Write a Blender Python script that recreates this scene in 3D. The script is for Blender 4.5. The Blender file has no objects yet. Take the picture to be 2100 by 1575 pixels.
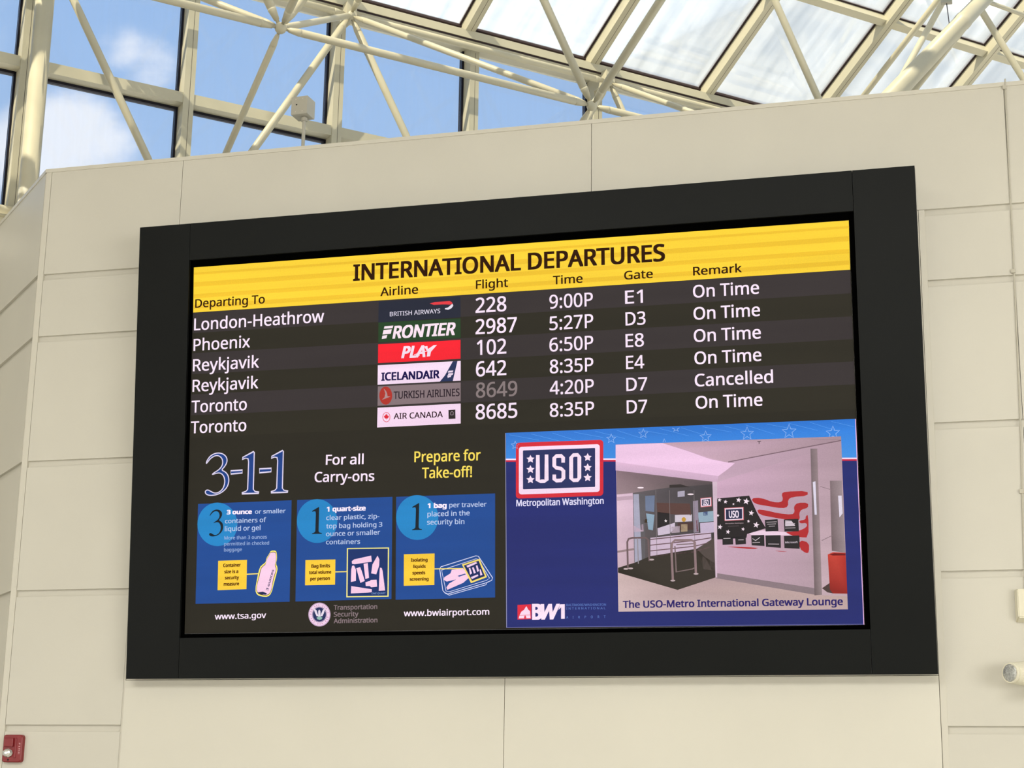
import bpy, bmesh, math, os
from mathutils import Vector, Matrix, Euler
PI = math.pi
S = bpy.context.scene
C = S.collection

# ------------------------------------------------------------------ camera
F = 3539.0                       # focal length in pixels of a 2100 px wide frame
RIGHT = Vector((0.9649222687756005, 0.262096751630493, 0.015175902137640071))
DOWN = Vector((-0.0494892421313058, 0.2383570917345677, -0.9699158271381634))
FWD = Vector((-0.25782907154589174, 0.9351423365480692, 0.2429670353385432))
EYE = Vector((0, 0, 1.6))
cam = bpy.data.objects.new('camera', bpy.data.cameras.new('camera'))
C.objects.link(cam)
M = Matrix.Identity(4)
for i, v in enumerate((RIGHT, -DOWN, -FWD)):
    for j in range(3):
        M[j][i] = v[j]
M.translation = EYE
cam.matrix_world = M
cam.data.sensor_width = 36
cam.data.lens = F / 2100 * 36
cam.data.clip_end = 500
S.camera = cam
S.view_settings.view_transform = 'Standard'
S.view_settings.look = 'None'
S.view_settings.exposure = 0.0
S.view_settings.gamma = 1.0
S.view_settings.use_curve_mapping = False


def ray(px, py):
    return ((px - 1050) / F * RIGHT + (py - 787.5) / F * DOWN + FWD)


def on_plane(px, py, n, k):
    d = ray(px, py)
    n = Vector(n)
    return EYE + d * ((k - n.dot(EYE)) / n.dot(d))


SQ = 2 ** -.5
WD = Vector((SQ, SQ, 0))          # run of the glass wall
ND = Vector((-SQ, SQ, 0))         # outward normal of the glass wall
TH = math.radians(28.0)           # slope of the glass roof
KW = 13.5                         # distance of the glass wall's inner face along ND


def wk(w, k, z):
    return WD * w + ND * k + Vector((0, 0, z))


def srgb(r, g, b):
    f = lambda c: c / 12.92 if c <= .04045 else ((c + .055) / 1.055) ** 2.4
    return (f(r / 255), f(g / 255), f(b / 255))


# ------------------------------------------------------------------ sky
world = bpy.data.worlds.new('sky')
S.world = world
world.use_nodes = True
nt = world.node_tree
nt.nodes.clear()


def nd(t, typ, **kw):
    n = t.nodes.new(typ)
    for k, v in kw.items():
        setattr(n, k, v)
    return n


def ln(t, a, ai, b, bi):
    t.links.new(a.outputs[ai], b.inputs[bi])


def math_node(t, op, a=None, b=None, clamp=False):
    n = nd(t, 'ShaderNodeMath', operation=op, use_clamp=clamp)
    for i, v in enumerate((a, b)):
        if v is None:
            continue
        if isinstance(v, (int, float)):
            n.inputs[i].default_value = v
        else:
            t.links.new(v, n.inputs[i])
    return n.outputs[0]


tc = nd(nt, 'ShaderNodeTexCoord')
sep = nd(nt, 'ShaderNodeSeparateXYZ')
ln(nt, tc, 'Generated', sep, 0)
ramp = nd(nt, 'ShaderNodeValToRGB')
ln(nt, sep, 'Z', ramp, 0)
el = ramp.color_ramp.elements
el[0].position = 0.0
el[0].color = (*srgb(205, 222, 240), 1)
el[1].position = 1.0
el[1].color = (*srgb(105, 150, 220), 1)
e = el.new(.30)
e.color = (*srgb(170, 200, 236), 1)
e = el.new(.48)
e.color = (*srgb(152, 188, 234), 1)
noise = nd(nt, 'ShaderNodeTexNoise')
noise.inputs['Scale'].default_value = 9.0
noise.inputs['Detail'].default_value = 8
noise.inputs['Roughness'].default_value = .58
mp = nd(nt, 'ShaderNodeMapping')
mp.inputs['Scale'].default_value = (1, 1, 1.5)
mp.inputs['Location'].default_value = (.4, .2, .1)
ln(nt, tc, 'Generated', mp, 0)
ln(nt, mp, 0, noise, 0)
cover = noise.outputs[0]


def cloud_bank(px, py, deg, amt):
    """a bank of cloud standing in one part of the sky"""
    global cover
    d = ray(px, py).normalized()
    dot = nd(nt, 'ShaderNodeVectorMath', operation='DOT_PRODUCT')
    ln(nt, tc, 'Generated', dot, 0)
    dot.inputs[1].default_value = d
    c0 = math.cos(math.radians(deg))
    mr = nd(nt, 'ShaderNodeMapRange', interpolation_type='SMOOTHSTEP')
    mr.inputs['From Min'].default_value = c0
    mr.inputs['From Max'].default_value = 1
    mr.inputs['To Min'].default_value = 0
    mr.inputs['To Max'].default_value = amt
    nt.links.new(dot.outputs['Value'], mr.inputs['Value'])
    cover = math_node(nt, 'ADD', cover, mr.outputs[0])


cloud_bank(135, 320, 2.6, .25)
cloud_bank(20, 330, 2.6, .14)
cloud_bank(305, 125, 1.4, .17)
cloud_bank(225, 88, 1.1, .12)
cr = nd(nt, 'ShaderNodeMapRange', interpolation_type='SMOOTHSTEP')
cr.inputs['From Min'].default_value = .56
cr.inputs['From Max'].default_value = .86
nt.links.new(cover, cr.inputs['Value'])
mix = nd(nt, 'ShaderNodeMix', data_type='RGBA')
nt.links.new(cr.outputs[0], mix.inputs[0])
nt.links.new(ramp.outputs[0], mix.inputs[6])
mix.inputs[7].default_value = (*srgb(246, 249, 255), 1)
bg = nd(nt, 'ShaderNodeBackground')
nt.links.new(mix.outputs[2], bg.inputs[0])
bg.inputs[1].default_value = 1.0
wo = nd(nt, 'ShaderNodeOutputWorld')
ln(nt, bg, 0, wo, 0)

# ------------------------------------------------------------------ sun and added fill lights
sun = bpy.data.objects.new('sun', bpy.data.lights.new('sun', 'SUN'))
C.objects.link(sun)
sd = Vector((-.29, -.81, .92)).normalized()
sun.rotation_euler = sd.to_track_quat('Z', 'Y').to_euler()
sun.data.energy = 23.0
sun.data.angle = math.radians(.53)
sun.data.color = (1, .96, .86)


def area(name, loc, tgt, sx, sy, power, col=(1, .97, .9)):
    l = bpy.data.objects.new(name, bpy.data.lights.new(name, 'AREA'))
    C.objects.link(l)
    l.location = loc
    l.rotation_euler = (Vector(loc) - Vector(tgt)).to_track_quat('Z', 'Y').to_euler()
    l.data.shape = 'RECTANGLE'
    l.data.size, l.data.size_y = sx, sy
    l.data.energy = power
    l.data.color = col
    return l


area('overhead_fill', (-3, -3.5, 7.85), (-3, -3.5, 0), 13, 6, 1800, (1, .985, .94))  # added unseen light from above, brightens the wall more towards its foot
area('overhead_fill', (-3, -9, 7.85), (-3, -9, 0), 12, 5, 200, (1, .97, .90))  # second added overhead light, further back
area('side_fill', (9.5, -3, 2.3), (-2, 10, 2.0), 9, 3.6, 980, (1, .98, .93))  # added unseen light from the right, no window modelled; lifts the wall's right end
area('side_fill', (-14.5, -1, 2.6), (-6.5, 10.2, 2.6), 9, 3.6, 190, (1, .98, .93))  # added unseen light from the left, lifts the angled left wall


# ------------------------------------------------------------------ materials
MATS = {}


def mat(name, col, rough=.5, metal=0.0, spec=.5, noise_amt=0.0, noise_scale=3.0, bump=0.0, coat=0.0):
    m = bpy.data.materials.new(name)
    m.use_nodes = True
    t = m.node_tree
    b = t.nodes['Principled BSDF']
    b.inputs['Base Color'].default_value = (*col, 1)
    b.inputs['Roughness'].default_value = rough
    b.inputs['Metallic'].default_value = metal
    b.inputs['Specular IOR Level'].default_value = spec
    b.inputs['Coat Weight'].default_value = coat
    tcn = nd(t, 'ShaderNodeTexCoord')
    n = nd(t, 'ShaderNodeTexNoise')
    n.inputs['Scale'].default_value = noise_scale
    n.inputs['Detail'].default_value = 5
    ln(t, tcn, 'Object', n, 0)
    if noise_amt:
        mr = nd(t, 'ShaderNodeMapRange')
        mr.inputs['From Min'].default_value = .3
        mr.inputs['From Max'].default_value = .7
        mr.inputs['To Min'].default_value = 1 - noise_amt
        mr.inputs['To Max'].default_value = 1 + noise_amt * .5
        ln(t, n, 0, mr, 0)
        mx = nd(t, 'ShaderNodeVectorMath', operation='SCALE')
        mx.inputs[0].default_value = col
        t.links.new(mr.outputs[0], mx.inputs['Scale'])
        t.links.new(mx.outputs[0], b.inputs['Base Color'])
    if bump:
        n2 = nd(t, 'ShaderNodeTexNoise')
        n2.inputs['Scale'].default_value = 160
        ln(t, tcn, 'Object', n2, 0)
        bp = nd(t, 'ShaderNodeBump')
        bp.inputs['Strength'].default_value = bump
        bp.inputs['Distance'].default_value = .002
        ln(t, n2, 0, bp, 'Height')
        ln(t, bp, 0, b, 'Normal')
    MATS[name] = m
    return m


def glass_mat(name, tint, trans, translucent, tr_col=(.9, .93, 1), streak=(14, 14, .8)):
    m = bpy.data.materials.new(name)
    m.use_nodes = True
    t = m.node_tree
    t.nodes.clear()
    o = nd(t, 'ShaderNodeOutputMaterial')
    tr = nd(t, 'ShaderNodeBsdfTransparent')
    tr.inputs[0].default_value = (*tint, 1)
    gl = nd(t, 'ShaderNodeBsdfGlossy')
    gl.inputs['Roughness'].default_value = .03
    fr = nd(t, 'ShaderNodeFresnel')
    fr.inputs[0].default_value = 1.45
    fm = math_node(t, 'MULTIPLY', fr.outputs[0], .6)
    tl = nd(t, 'ShaderNodeBsdfTranslucent')
    tl.inputs[0].default_value = (*tr_col, 1)
    m1 = nd(t, 'ShaderNodeMixShader')
    # faint dusty streaks running down the pane
    tcn = nd(t, 'ShaderNodeTexCoord')
    mpn = nd(t, 'ShaderNodeMapping')
    mpn.inputs['Scale'].default_value = streak
    ln(t, tcn, 'Object', mpn, 0)
    n = nd(t, 'ShaderNodeTexNoise')
    n.inputs['Scale'].default_value = 1.6
    n.inputs['Detail'].default_value = 4
    ln(t, mpn, 0, n, 0)
    mr = nd(t, 'ShaderNodeMapRange')
    mr.inputs['From Min'].default_value = .3
    mr.inputs['From Max'].default_value = .8
    mr.inputs['To Min'].default_value = translucent * .7
    mr.inputs['To Max'].default_value = translucent * 1.4
    ln(t, n, 0, mr, 0)
    ln(t, mr, 0, m1, 0)
    ln(t, tr, 0, m1, 1)
    ln(t, tl, 0, m1, 2)
    m2 = nd(t, 'ShaderNodeMixShader')
    t.links.new(fm, m2.inputs[0])
    ln(t, m1, 0, m2, 1)
    ln(t, gl, 0, m2, 2)
    ln(t, m2, 0, o, 0)
    MATS[name] = m
    return m


def screen_mat():
    m = bpy.data.materials.new('led_pixels')
    m.use_nodes = True
    t = m.node_tree
    b = t.nodes['Principled BSDF']
    b.inputs['Base Color'].default_value = (.005, .005, .005, 1)
    b.inputs['Roughness'].default_value = .7
    b.inputs['Specular IOR Level'].default_value = .2
    a = nd(t, 'ShaderNodeAttribute', attribute_name='Col')
    tcn = nd(t, 'ShaderNodeTexCoord')
    mpn = nd(t, 'ShaderNodeMapping')
    mpn.inputs['Scale'].default_value = (.6, 9, 1)
    ln(t, tcn, 'Object', mpn, 0)
    n1 = nd(t, 'ShaderNodeTexNoise')
    n1.inputs['Scale'].default_value = 1.0
    n1.inputs['Detail'].default_value = 2
    ln(t, mpn, 0, n1, 0)
    n2 = nd(t, 'ShaderNodeTexNoise')
    n2.inputs['Scale'].default_value = 150
    ln(t, tcn, 'Object', n2, 0)
    k1 = nd(t, 'ShaderNodeMapRange')
    for i_, v_ in zip((1, 2, 3, 4), (.35, .65, .95, 1.06)):
        k1.inputs[i_].default_value = v_
    ln(t, n1, 0, k1, 0)
    k2 = nd(t, 'ShaderNodeMapRange')
    for i_, v_ in zip((1, 2, 3, 4), (.3, .7, .965, 1.05)):
        k2.inputs[i_].default_value = v_
    ln(t, n2, 0, k2, 0)
    kk = math_node(t, 'MULTIPLY', k1.outputs[0], k2.outputs[0])
    vm = nd(t, 'ShaderNodeVectorMath', operation='SCALE')
    ln(t, a, 'Color', vm, 0)
    t.links.new(kk, vm.inputs['Scale'])
    ln(t, vm, 0, b, 'Emission Color')
    b.inputs['Emission Strength'].default_value = 1.0
    MATS['led'] = m


screen_mat()
wallm = mat('cream_wall_panel', (.645, .618, .535), .42, spec=.35, noise_amt=.035, noise_scale=1.3, bump=.12)
wallsm = mat('cream_wall_smooth', (.70, .672, .58), .5, spec=.3, noise_amt=.03, noise_scale=1.1, bump=.08)
trimm = mat('cream_trim', (.655, .625, .535), .4, spec=.35)
casem = mat('white_casing', (.82, .82, .84), .4)
bezm = mat('black_aluminium', (.0062, .0072, .0068), .42, spec=.14, noise_amt=.1, noise_scale=2, bump=.05)
blk = mat('matt_black', (.0008, .0008, .0008), .9, spec=.0)
steel = mat('cream_painted_steel', (.53, .485, .345), .42, spec=.4, noise_amt=.05, noise_scale=4)
mull = mat('cream_painted_aluminium', (.53, .49, .355), .5, spec=.35, noise_amt=.04, noise_scale=2)
gask = mat('black_rubber_gasket', (.010, .009, .016), .6, spec=.2)
gask2 = mat('brown_rubber_gasket', (.035, .022, .022), .7, spec=.2)
floorm = mat('terrazzo', (.64, .61, .54), .3, noise_amt=.1, noise_scale=25)
ceilm = mat('ceiling_paint', (.62, .60, .55), .8)
tarm = mat('tarmac', (.16, .16, .16), .9, noise_amt=.2, noise_scale=2)
redm = mat('red_plastic', (.235, .010, .014), .35, spec=.5)
whtp = mat('white_print', (.75, .45, .47), .6)
lensm = mat('clear_faceted_lens', (.75, .75, .70), .08, metal=.55, spec=1.0)
creamp = mat('cream_plastic', (.80, .76, .60), .45, spec=.4)
greyp = mat('grey_cream_metal', (.42, .40, .33), .5)
darkp = mat('dark_hole', (.01, .01, .01), .8)
reflm = mat('lamp_reflector', (.60, .61, .58), .25, metal=.6, noise_amt=.5, noise_scale=95)
wirem = mat('grey_wire', (.12, .12, .14), .5, metal=.5)
cablem = mat('cable_paint', (.52, .49, .40), .5)
winglass = glass_mat('window_glass', (.965, .98, 1.0), 1, .035)
roofglass = glass_mat('roof_glass', (.93, .91, .85), 1, .19, (.95, .97, .98), (5, .35, 1))


# ------------------------------------------------------------------ object helpers
def link_mesh(name, bm, m, parent=None, smooth=False):
    me = bpy.data.meshes.new(name)
    bm.normal_update()
    bm.to_mesh(me)
    bm.free()
    if m is not None:
        me.materials.append(m)
    if smooth:
        for p in me.polygons:
            p.use_smooth = True
    o = bpy.data.objects.new(name, me)
    C.objects.link(o)
    if parent is not None:
        o.parent = parent
    return o


def thing(name, label, cat, loc=(0, 0, 0), rot=None, group=None):
    o = bpy.data.objects.new(name, None)
    C.objects.link(o)
    o.location = loc
    if rot is not None:
        o.rotation_euler = rot
    o['label'] = label
    o['category'] = cat
    if group:
        o['group'] = group
    return o


def structure(name, loc=(0, 0, 0), rotz=0, label=None):
    o = bpy.data.objects.new(name, None)
    C.objects.link(o)
    o.location = loc
    o.rotation_euler = (0, 0, rotz)
    o['kind'] = 'structure'
    if label:
        o['label'] = label
    return o


def box_bm(a, b, bm=None, bev=0.0):
    bm = bm or bmesh.new()
    x0, y0, z0 = a
    x1, y1, z1 = b
    r = bmesh.ops.create_cube(bm, size=1)
    vs = r['verts']
    for v in vs:
        v.co = Vector(((x0 + x1) / 2 + v.co.x * (x1 - x0), (y0 + y1) / 2 + v.co.y * (y1 - y0), (z0 + z1) / 2 + v.co.z * (z1 - z0)))
    if bev:
        es = list({e for v in vs for e in v.link_edges})
        bmesh.ops.bevel(bm, geom=es, offset=bev, segments=2, affect='EDGES', profile=.6)
    return bm


def box(name, a, b, m, parent=None, bev=0.0):
    return link_mesh(name, box_bm(a, b, bev=bev), m, parent)


def lathe(bm, prof, p0, axis, n=14):
    """prof: (distance along axis, radius)"""
    axis = Vector(axis).normalized()
    q = axis.to_track_quat('Z', 'Y').to_matrix()
    rings = []
    for d, r in prof:
        rg = []
        for i in range(n):
            a = 2 * PI * i / n
            rg.append(bm.verts.new(Vector(p0) + axis * d + q @ Vector((r * math.cos(a), r * math.sin(a), 0))))
        rings.append(rg)
    for a, b in zip(rings, rings[1:]):
        for i in range(n):
            bm.faces.new((a[i], a[(i + 1) % n], b[(i + 1) % n], b[i]))
    bm.faces.new(rings[0][::-1])
    bm.faces.new(rings[-1])
    return bm


def tube(name, p0, p1, r, m, parent=None, cone=True, gap=.038, n=14, clip=0.0):
    p0, p1 = Vector(p0), Vector(p1)
    L = (p1 - p0).length
    bm = bmesh.new()
    if cone:
        c = .115
        prof = [(gap, r * .42), (gap + .03, r * .42), (gap + .03, r * .62), (gap + c, r * 1.0), (gap + c + .008, r * 1.0), (gap + c + .010, r * .94), (gap + c + .016, r * .94), (gap + c + .018, r),
                (L * .5, r), (L - gap - c - .018, r), (L - gap - c - .016, r * .94), (L - gap - c - .010, r * .94), (L - gap - c - .008, r), (L - gap - c, r), (L - gap - .03, r * .62), (L - gap - .03, r * .42), (L - gap, r * .42)]
    else:
        prof = [(0, r), (L * .5, r), (L, r)]
    lathe(bm, prof, p0, p1 - p0, n)
    o = link_mesh(name, bm, m, parent)
    for p in o.data.polygons:
        p.use_smooth = len(p.vertices) == 4
    return o


def ball(name, p, r, m, parent=None):
    bm = bmesh.new()
    bmesh.ops.create_icosphere(bm, subdivisions=3, radius=r)
    for v in bm.verts:
        v.co += Vector(p)
    return link_mesh(name, bm, m, parent, smooth=True)


# ================================================================== THE SETTING
box('floor', (-22, -28, -.2), (14, 24, 0), floorm)['kind'] = 'structure'
box('ground', (-160, -160, -4.6), (160, 160, -4.4), tarm)['kind'] = 'structure'
box('ceiling', (-16, -28, 8.0), (12, 9.2, 8.3), ceilm)['kind'] = 'structure'  # unseen ceiling, front edge set to keep the sun off the board wall

for n_, a_, b_ in (('wall_west', (-16.3, -28, 0), (-16, 9.2, 8.0)), ('wall_east', (12, -28, 0), (12.3, 9.2, 8.0)), ('wall_rear', (-16.3, -28.3, 0), (12.3, -28, 8.0))):  # unseen hall walls, added to shut out sky light from the sides
    box(n_, a_, b_, ceilm)['kind'] = 'structure'

WY = 10.0
ZT = 5.905
GR = [5.14, 4.70, 3.84, 2.98, 2.12, 1.26, .40]     # tops of the horizontal reveals
GH = .043


def rows():
    out = []
    for i, z in enumerate(GR):
        zb = GR[i + 1] if i + 1 < len(GR) else 0.0
        out.append((zb + 0.0, z - GH))
    return out


wf = box('wall_front', (-6.13, WY + .02, 0), (6.0, WY + .16, ZT - .02), wallm)
wf['kind'] = 'structure'
P = .02   # panel thickness


def panel(a, b, m=wallm, y=None, parent=wf, name='panel'):
    y = WY if y is None else y
    return box(name, (a[0], y, a[1]), (b[0], WY + P + .001, b[1]), m, parent, bev=.0015)


# the tall top course
for x0, x1 in ((-6.085, -5.095), (-5.092, -2.2615), (-2.2585, .262), (.265, 3.2), (3.203, 6.0)):
    panel((x0, 5.14), (x1, ZT - .025))
# the courses beside the board
for z0, z1 in rows():
    panel((-6.085, z0), (-5.272, z1))
    for x0, x1 in ((-.228, .262), (.265, 3.2), (3.203, 6.0)):
        panel((x0, z0), (x1, z1))
# plain box below and behind the board
for x0, x1 in ((-5.255, -2.7715), (-2.7685, -.266)):
    panel((x0, 0), (x1, 2.395), wallsm, WY - .012)
panel((-5.255, 2.398), (-.266, 5.137), wallsm)
# stiles
panel((-5.270, 0), (-5.257, 5.137), trimm, WY - .0015, name='stile')
panel((-.2635, 0), (-.2275, 5.137), trimm, WY - .0015, name='stile')
panel((-6.13, 0), (-6.088, ZT - .025), trimm, name='corner_stile')
box('trim_1', (-6.135, WY - .006, ZT - .026), (6.0, WY + .17, ZT), trimm)['kind'] = 'structure'

# wall running back to the left (45 degrees), local x runs away from the corner
wl = box('wall_left', (0, .02, 0), (2.05, .16, ZT - .02), wallm)
wl.location = (-6.13, WY, 0)
wl.rotation_euler = (0, 0, math.radians(135))
wl['kind'] = 'structure'
# local -y must face the hall: mirror by using +y as the face side
for ch in (wl,):
    ch.scale = (1, 1, 1)
for v in wl.data.vertices:
    v.co.y = -v.co.y
wl.data.flip_normals()
for z0, z1 in rows() + [(5.14, ZT - .025)]:
    o = box('panel', (.012, -.021, z0), (2.05, 0, z1), wallm, wl, bev=.0015)
cp = box('trim_2', (-.004, -.17, ZT - .026), (2.05, .006, ZT), trimm)
cp.location = wl.location
cp.rotation_euler = wl.rotation_euler
cp['kind'] = 'structure'

# ------------------------------------------------------------------ glass wall
# local frame: x = run of the wall, y = outwards, z = up
w1 = structure('window_1', ND * KW, math.radians(45))
MW, MD = .096, .13
ZS = 6.29
W0, W1 = 0.2, 17.0
gridw = [.2 + 1.4 * i for i in range(13)]        # 0.2, 1.6, 3.0, ...
for x in gridw:
    m_ = box('mullion', (x - MW / 2, 0, ZS), (x + MW / 2, MD, 8.80), mull, w1)
    box('cover_seam', (x - .0015 + .006, -.0008, ZS + .01), (x + .0015 + .006, .004, 8.7), gask2, m_)
    g_ = box('gasket', (x - MW / 2 - .018, MD, ZS), (x + MW / 2 + .018, MD + .06, 8.76), gask, w1)
for x in gridw[:-1]:
    a, b = x + MW / 2, x + 1.4 - MW / 2
    box('transom', (a, .008, 7.545), (b, MD, 7.64), mull, w1)
    box('gasket', (a, MD, 7.522), (b, MD + .06, 7.65), gask, w1)
    for z0, z1 in ((ZS, 7.522), (7.65, 8.76)):
        box('pane', (x + MW / 2 + .018, MD + .02, z0), (x + 1.4 - MW / 2 - .018, MD + .03, z1), winglass, w1)
box('sill', (W0 - .2, -.05, ZS - .07), (W1 + .2, MD + .12, ZS), mull, w1)
wb = box('wall_back', (0, 0, 0), (17.2, .2, ZS - .07), wallm)
wb.location = ND * KW
wb.rotation_euler = (0, 0, math.radians(45))
wb['kind'] = 'structure'

# ------------------------------------------------------------------ glass roof, local x = run, y = up the slope, z = outwards normal
U = Vector((SQ * math.cos(TH), -SQ * math.cos(TH), math.sin(TH)))
NR = WD.cross(U)
if NR.z < 0:
    NR = -NR
w2 = structure('window_2')
Mr = Matrix.Identity(4)
yv = NR.cross(WD)
for i, v in enumerate((WD, yv, NR)):
    for j in range(3):
        Mr[j][i] = v[j]
sg = 1 if yv.dot(U) > 0 else -1
Mr.translation = wk(0, KW, 8.90)
w2.matrix_world = Mr


def rbox(name, x0, x1, r0, r1, z0, z1, m, parent=None):
    ya, yb = sorted((sg * r0, sg * r1))
    return box(name, (x0, ya, z0 + ZO), (x1, yb, z1 + ZO), m, parent or w2)


RW, RD = .10, .12
ZO = -RD                          # the glass lies in the roof plane, rafters hang below it
RMAX = 7.4
OFF = -.13
for x in gridw:
    x += OFF
    r_ = rbox('rafter', x - RW / 2, x + RW / 2, .0, RMAX, 0, RD, mull)
    rbox('cover_seam', x + .004, x + .007, .05, RMAX, -.001, .003, gask2, r_)
    rbox('gasket', x - RW / 2 - .02, x + RW / 2 + .02, .0, RMAX, RD, RD + .035, gask2)
PR = [1.43 + 1.5 * i for i in range(4)]
for x in gridw[:-1]:
    x += OFF
    a, b = x + RW / 2, x + 1.4 - RW / 2
    edges = [.05] + PR + [RMAX]
    for r in PR:
        rbox('purlin', a, b, r - .04, r + .04, .03, RD, mull)
        rbox('gasket', a, b, r - .055, r + .055, RD, RD + .03, gask2)
    for r0, r1 in zip(edges, edges[1:]):
        rbox('pane', a + .02, b - .02, r0 + (.05 if r0 > .2 else -.02), r1 - .05, RD + .01, RD + .02, roofglass)
# eave beam and its brown channel, in the roof's group
box('eave_beam', (W0 - .3, -.14, 8.765), (W1 + .2, MD, 8.845), mull, w1)
box('eave_channel', (W0 - .3, -.132, 8.750), (W1 + .2, -.122, 8.766), gask2, w1)
box('head_rail', (W0 - .3, .0, 8.755), (W1 + .2, MD + .06, 8.88), mull, w1)
rbox('gasket', W0 - .3, W1 + .2, -.04, .055, RD - .02, RD + .02, gask2)

# ================================================================== SPACE FRAME
LJ = 2.25


def NB(i, j):   # outer chord nodes
    return wk(3.0 + 2.8 * i, 13.3 - LJ * math.cos(TH) * j, 8.65 + LJ * math.sin(TH) * j)


def NA(i, j):   # inner chord nodes
    return wk(4.4 + 2.8 * i, 11.4 - LJ * math.cos(TH) * j, 7.39 + LJ * math.sin(TH) * j)


def NDn(i):
    return wk(4.4 + 2.8 * i, 13.3, 6.22)


sf = thing('space_frame', 'cream tubular space frame with ball nodes under the sloping glass roof', 'truss', wk(7.2, 12.5, 8.0))
sf_loc = Vector(sf.location)
used_nodes = {}


def node(key, p, r=.046):
    if key not in used_nodes:
        used_nodes[key] = ball('node', p - sf_loc, r, steel, sf)


def strut(ka, kb, r=.036):
    f = {'A': NA, 'B': NB}
    def get(k):
        return NDn(k[1]) if k[0] == 'D' else f[k[0]](k[1], k[2])
    pa, pb = get(ka), get(kb)
    node(ka, pa)
    node(kb, pb)
    return tube('strut', pa - sf_loc, pb - sf_loc, r, steel, sf)


IA = range(-1, 4)
IB = range(-1, 5)
for j in (0, 1):
    for i in IA:
        if j and i < 0:
            continue
        if i + 1 in IA:
            strut(('A', i, j), ('A', i + 1, j), .031)
        strut(('A', i, j), ('B', i, j), .028)
        strut(('A', i, j), ('B', i + 1, j), .028)
        if (i, j) != (3, 0):          # the hip brace takes its place
            strut(('A', i, j), ('B', i, j + 1), .034)
        strut(('A', i, j), ('B', i + 1, j + 1), .031)
    for i in IB:
        if j and i < 0:
            continue
        if i + 1 in IB:
            strut(('B', i, j), ('B', i + 1, j), .033)
        strut(('B', i, j), ('B', i, j + 1), .031)
for i in IA:
    strut(('A', i, 0), ('A', i, 1), .030)
    strut(('A', i, 0), ('D', i, 0), .027)
    strut(('B', i, 0), ('D', i, 0), .034)
    strut(('B', i + 1, 0), ('D', i, 0), .034)
    if i + 1 in IA:
        strut(('D', i, 0), ('D', i + 1, 0), .034)
# brackets from outer nodes to the eave beam
for i in IB:
    p = NB(i, 0) - sf_loc
    bm = box_bm((-.05, -.03, -.05), (.05, .2, .10))
    o = link_mesh('bracket', bm, mull, sf)
    o.location = p + Vector((0, 0, .02))
    o.rotation_euler = (0, 0, math.radians(45))
# two members that brace the frame at the hip on the right
pB = NB(3, 1)
tube('strut', pB - sf_loc, on_plane(2270, 440, ND, 11.2) - sf_loc, .034, steel, sf)
tube('strut', on_plane(1930, -31, ND, 10.2) - sf_loc, on_plane(2230, 78, ND, 10.2) - sf_loc, .020, steel, sf)

# round column at the left
cl = thing('steel_column', 'thick round cream column standing left before the glass wall', 'column', wk(3.0, 13.05, 0))
o_ = tube('shaft', (0, 0, 0), (0, 0, 8.45), .075, steel, cl, cone=False, n=24)
bm = bmesh.new()
lathe(bm, [(0, .15), (.02, .15), (.021, .09), (.06, .085)], (0, 0, 0), (0, 0, 1), 20)
link_mesh('base_plate', bm, steel, cl)
bm = bmesh.new()
lathe(bm, [(0, .075), (.12, .05), (.16, .05)], (0, 0, 8.45), (0, 0, 1), 20)
link_mesh('tapered_head', bm, steel, cl)

# big raking tube at the right carrying an inner node
pa = NA(2, 1)
pl = on_plane(1838, 188, ND, 9.75)
dr = (pl - pa).normalized()
zt = (0.0 - pa.z) / dr.z
pf = pa + dr * zt
rk = thing('raking_column', 'thickest cream tube slanting up to the roof at the upper right', 'column', pf)
bm = bmesh.new()
Lr = (pf - pa).length
lathe(bm, [(0, .05), (.05, .05), (.06, .066), (.55, .070), (.56, .075), (.60, .075), (.61, .070), (2.2, .088), (3.6, .096), (Lr, .10)], pa - pf, pf - pa, 28)
o_ = link_mesh('shaft', bm, steel, rk)
for p in o_.data.polygons:
    p.use_smooth = len(p.vertices) == 4
bm = bmesh.new()
lathe(bm, [(0, .2), (.03, .2), (.031, .13), (.05, .13)], (0, 0, 0), (0, 0, 1), 24)
link_mesh('base_plate', bm, steel, rk)

# wire hanging from a clamp at the upper right
ph = on_plane(1941, 2, ND, 10.4)
hw = thing('hanging_wire', 'thin grey wire hanging from a clamp behind the slanting thick tube', 'wire', ph)
tube('wire', (0, 0, -.02), (.015, 0, -.24), .005, wirem, hw, cone=False, n=6)
bm = box_bm((-.05, -.03, -.025), (.05, .03, .03), bev=.006)
link_mesh('clamp', bm, greyp, hw)
tube('clamp_rod', (.03, 0, .01), (.22, .1, .30), .014, greyp, hw, cone=False, n=8)


# ================================================================== WALL THINGS
def wp(px, py, y=WY):
    return on_plane(px, py, (0, 1, 0), y)


# sensor box on its pole, standing on the coping
base = wp(620, 302, WY + .09)
sx = thing('sensor_box', 'small square box on a thin pole standing on the wall top', 'sensor', (base.x, WY + .09, ZT), Euler((0, 0, math.radians(-4))))
zc = wp(616, 223, WY + .09).z - ZT
h = .060
body = box('housing', (-h - .008, -h, zc - h - .004), (h - .008, h, zc + h + .004), greyp, sx, bev=.004)
body.rotation_euler = (0, 0, 0)
link_mesh('pole', lathe(bmesh.new(), [(0, .028), (.008, .028), (.009, .012), (zc - h + .005, .012)], (.004, 0, 0), (0, 0, 1), 12), greyp, sx, smooth=False)
link_mesh('collar', lathe(bmesh.new(), [(0, .014), (.002, .022), (.024, .022), (.026, .014)], (.004, 0, zc - h - .036), (0, 0, 1), 12), greyp, sx)
for dx, dz in ((-.030, .045), (.020, .045), (-.030, -.045), (.020, -.045)):
    link_mesh('screw', lathe(bmesh.new(), [(0, .0035), (.002, .003)], (dx - .004, -h, zc + dz), (0, -1, 0), 8), trimm, sx)
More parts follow.
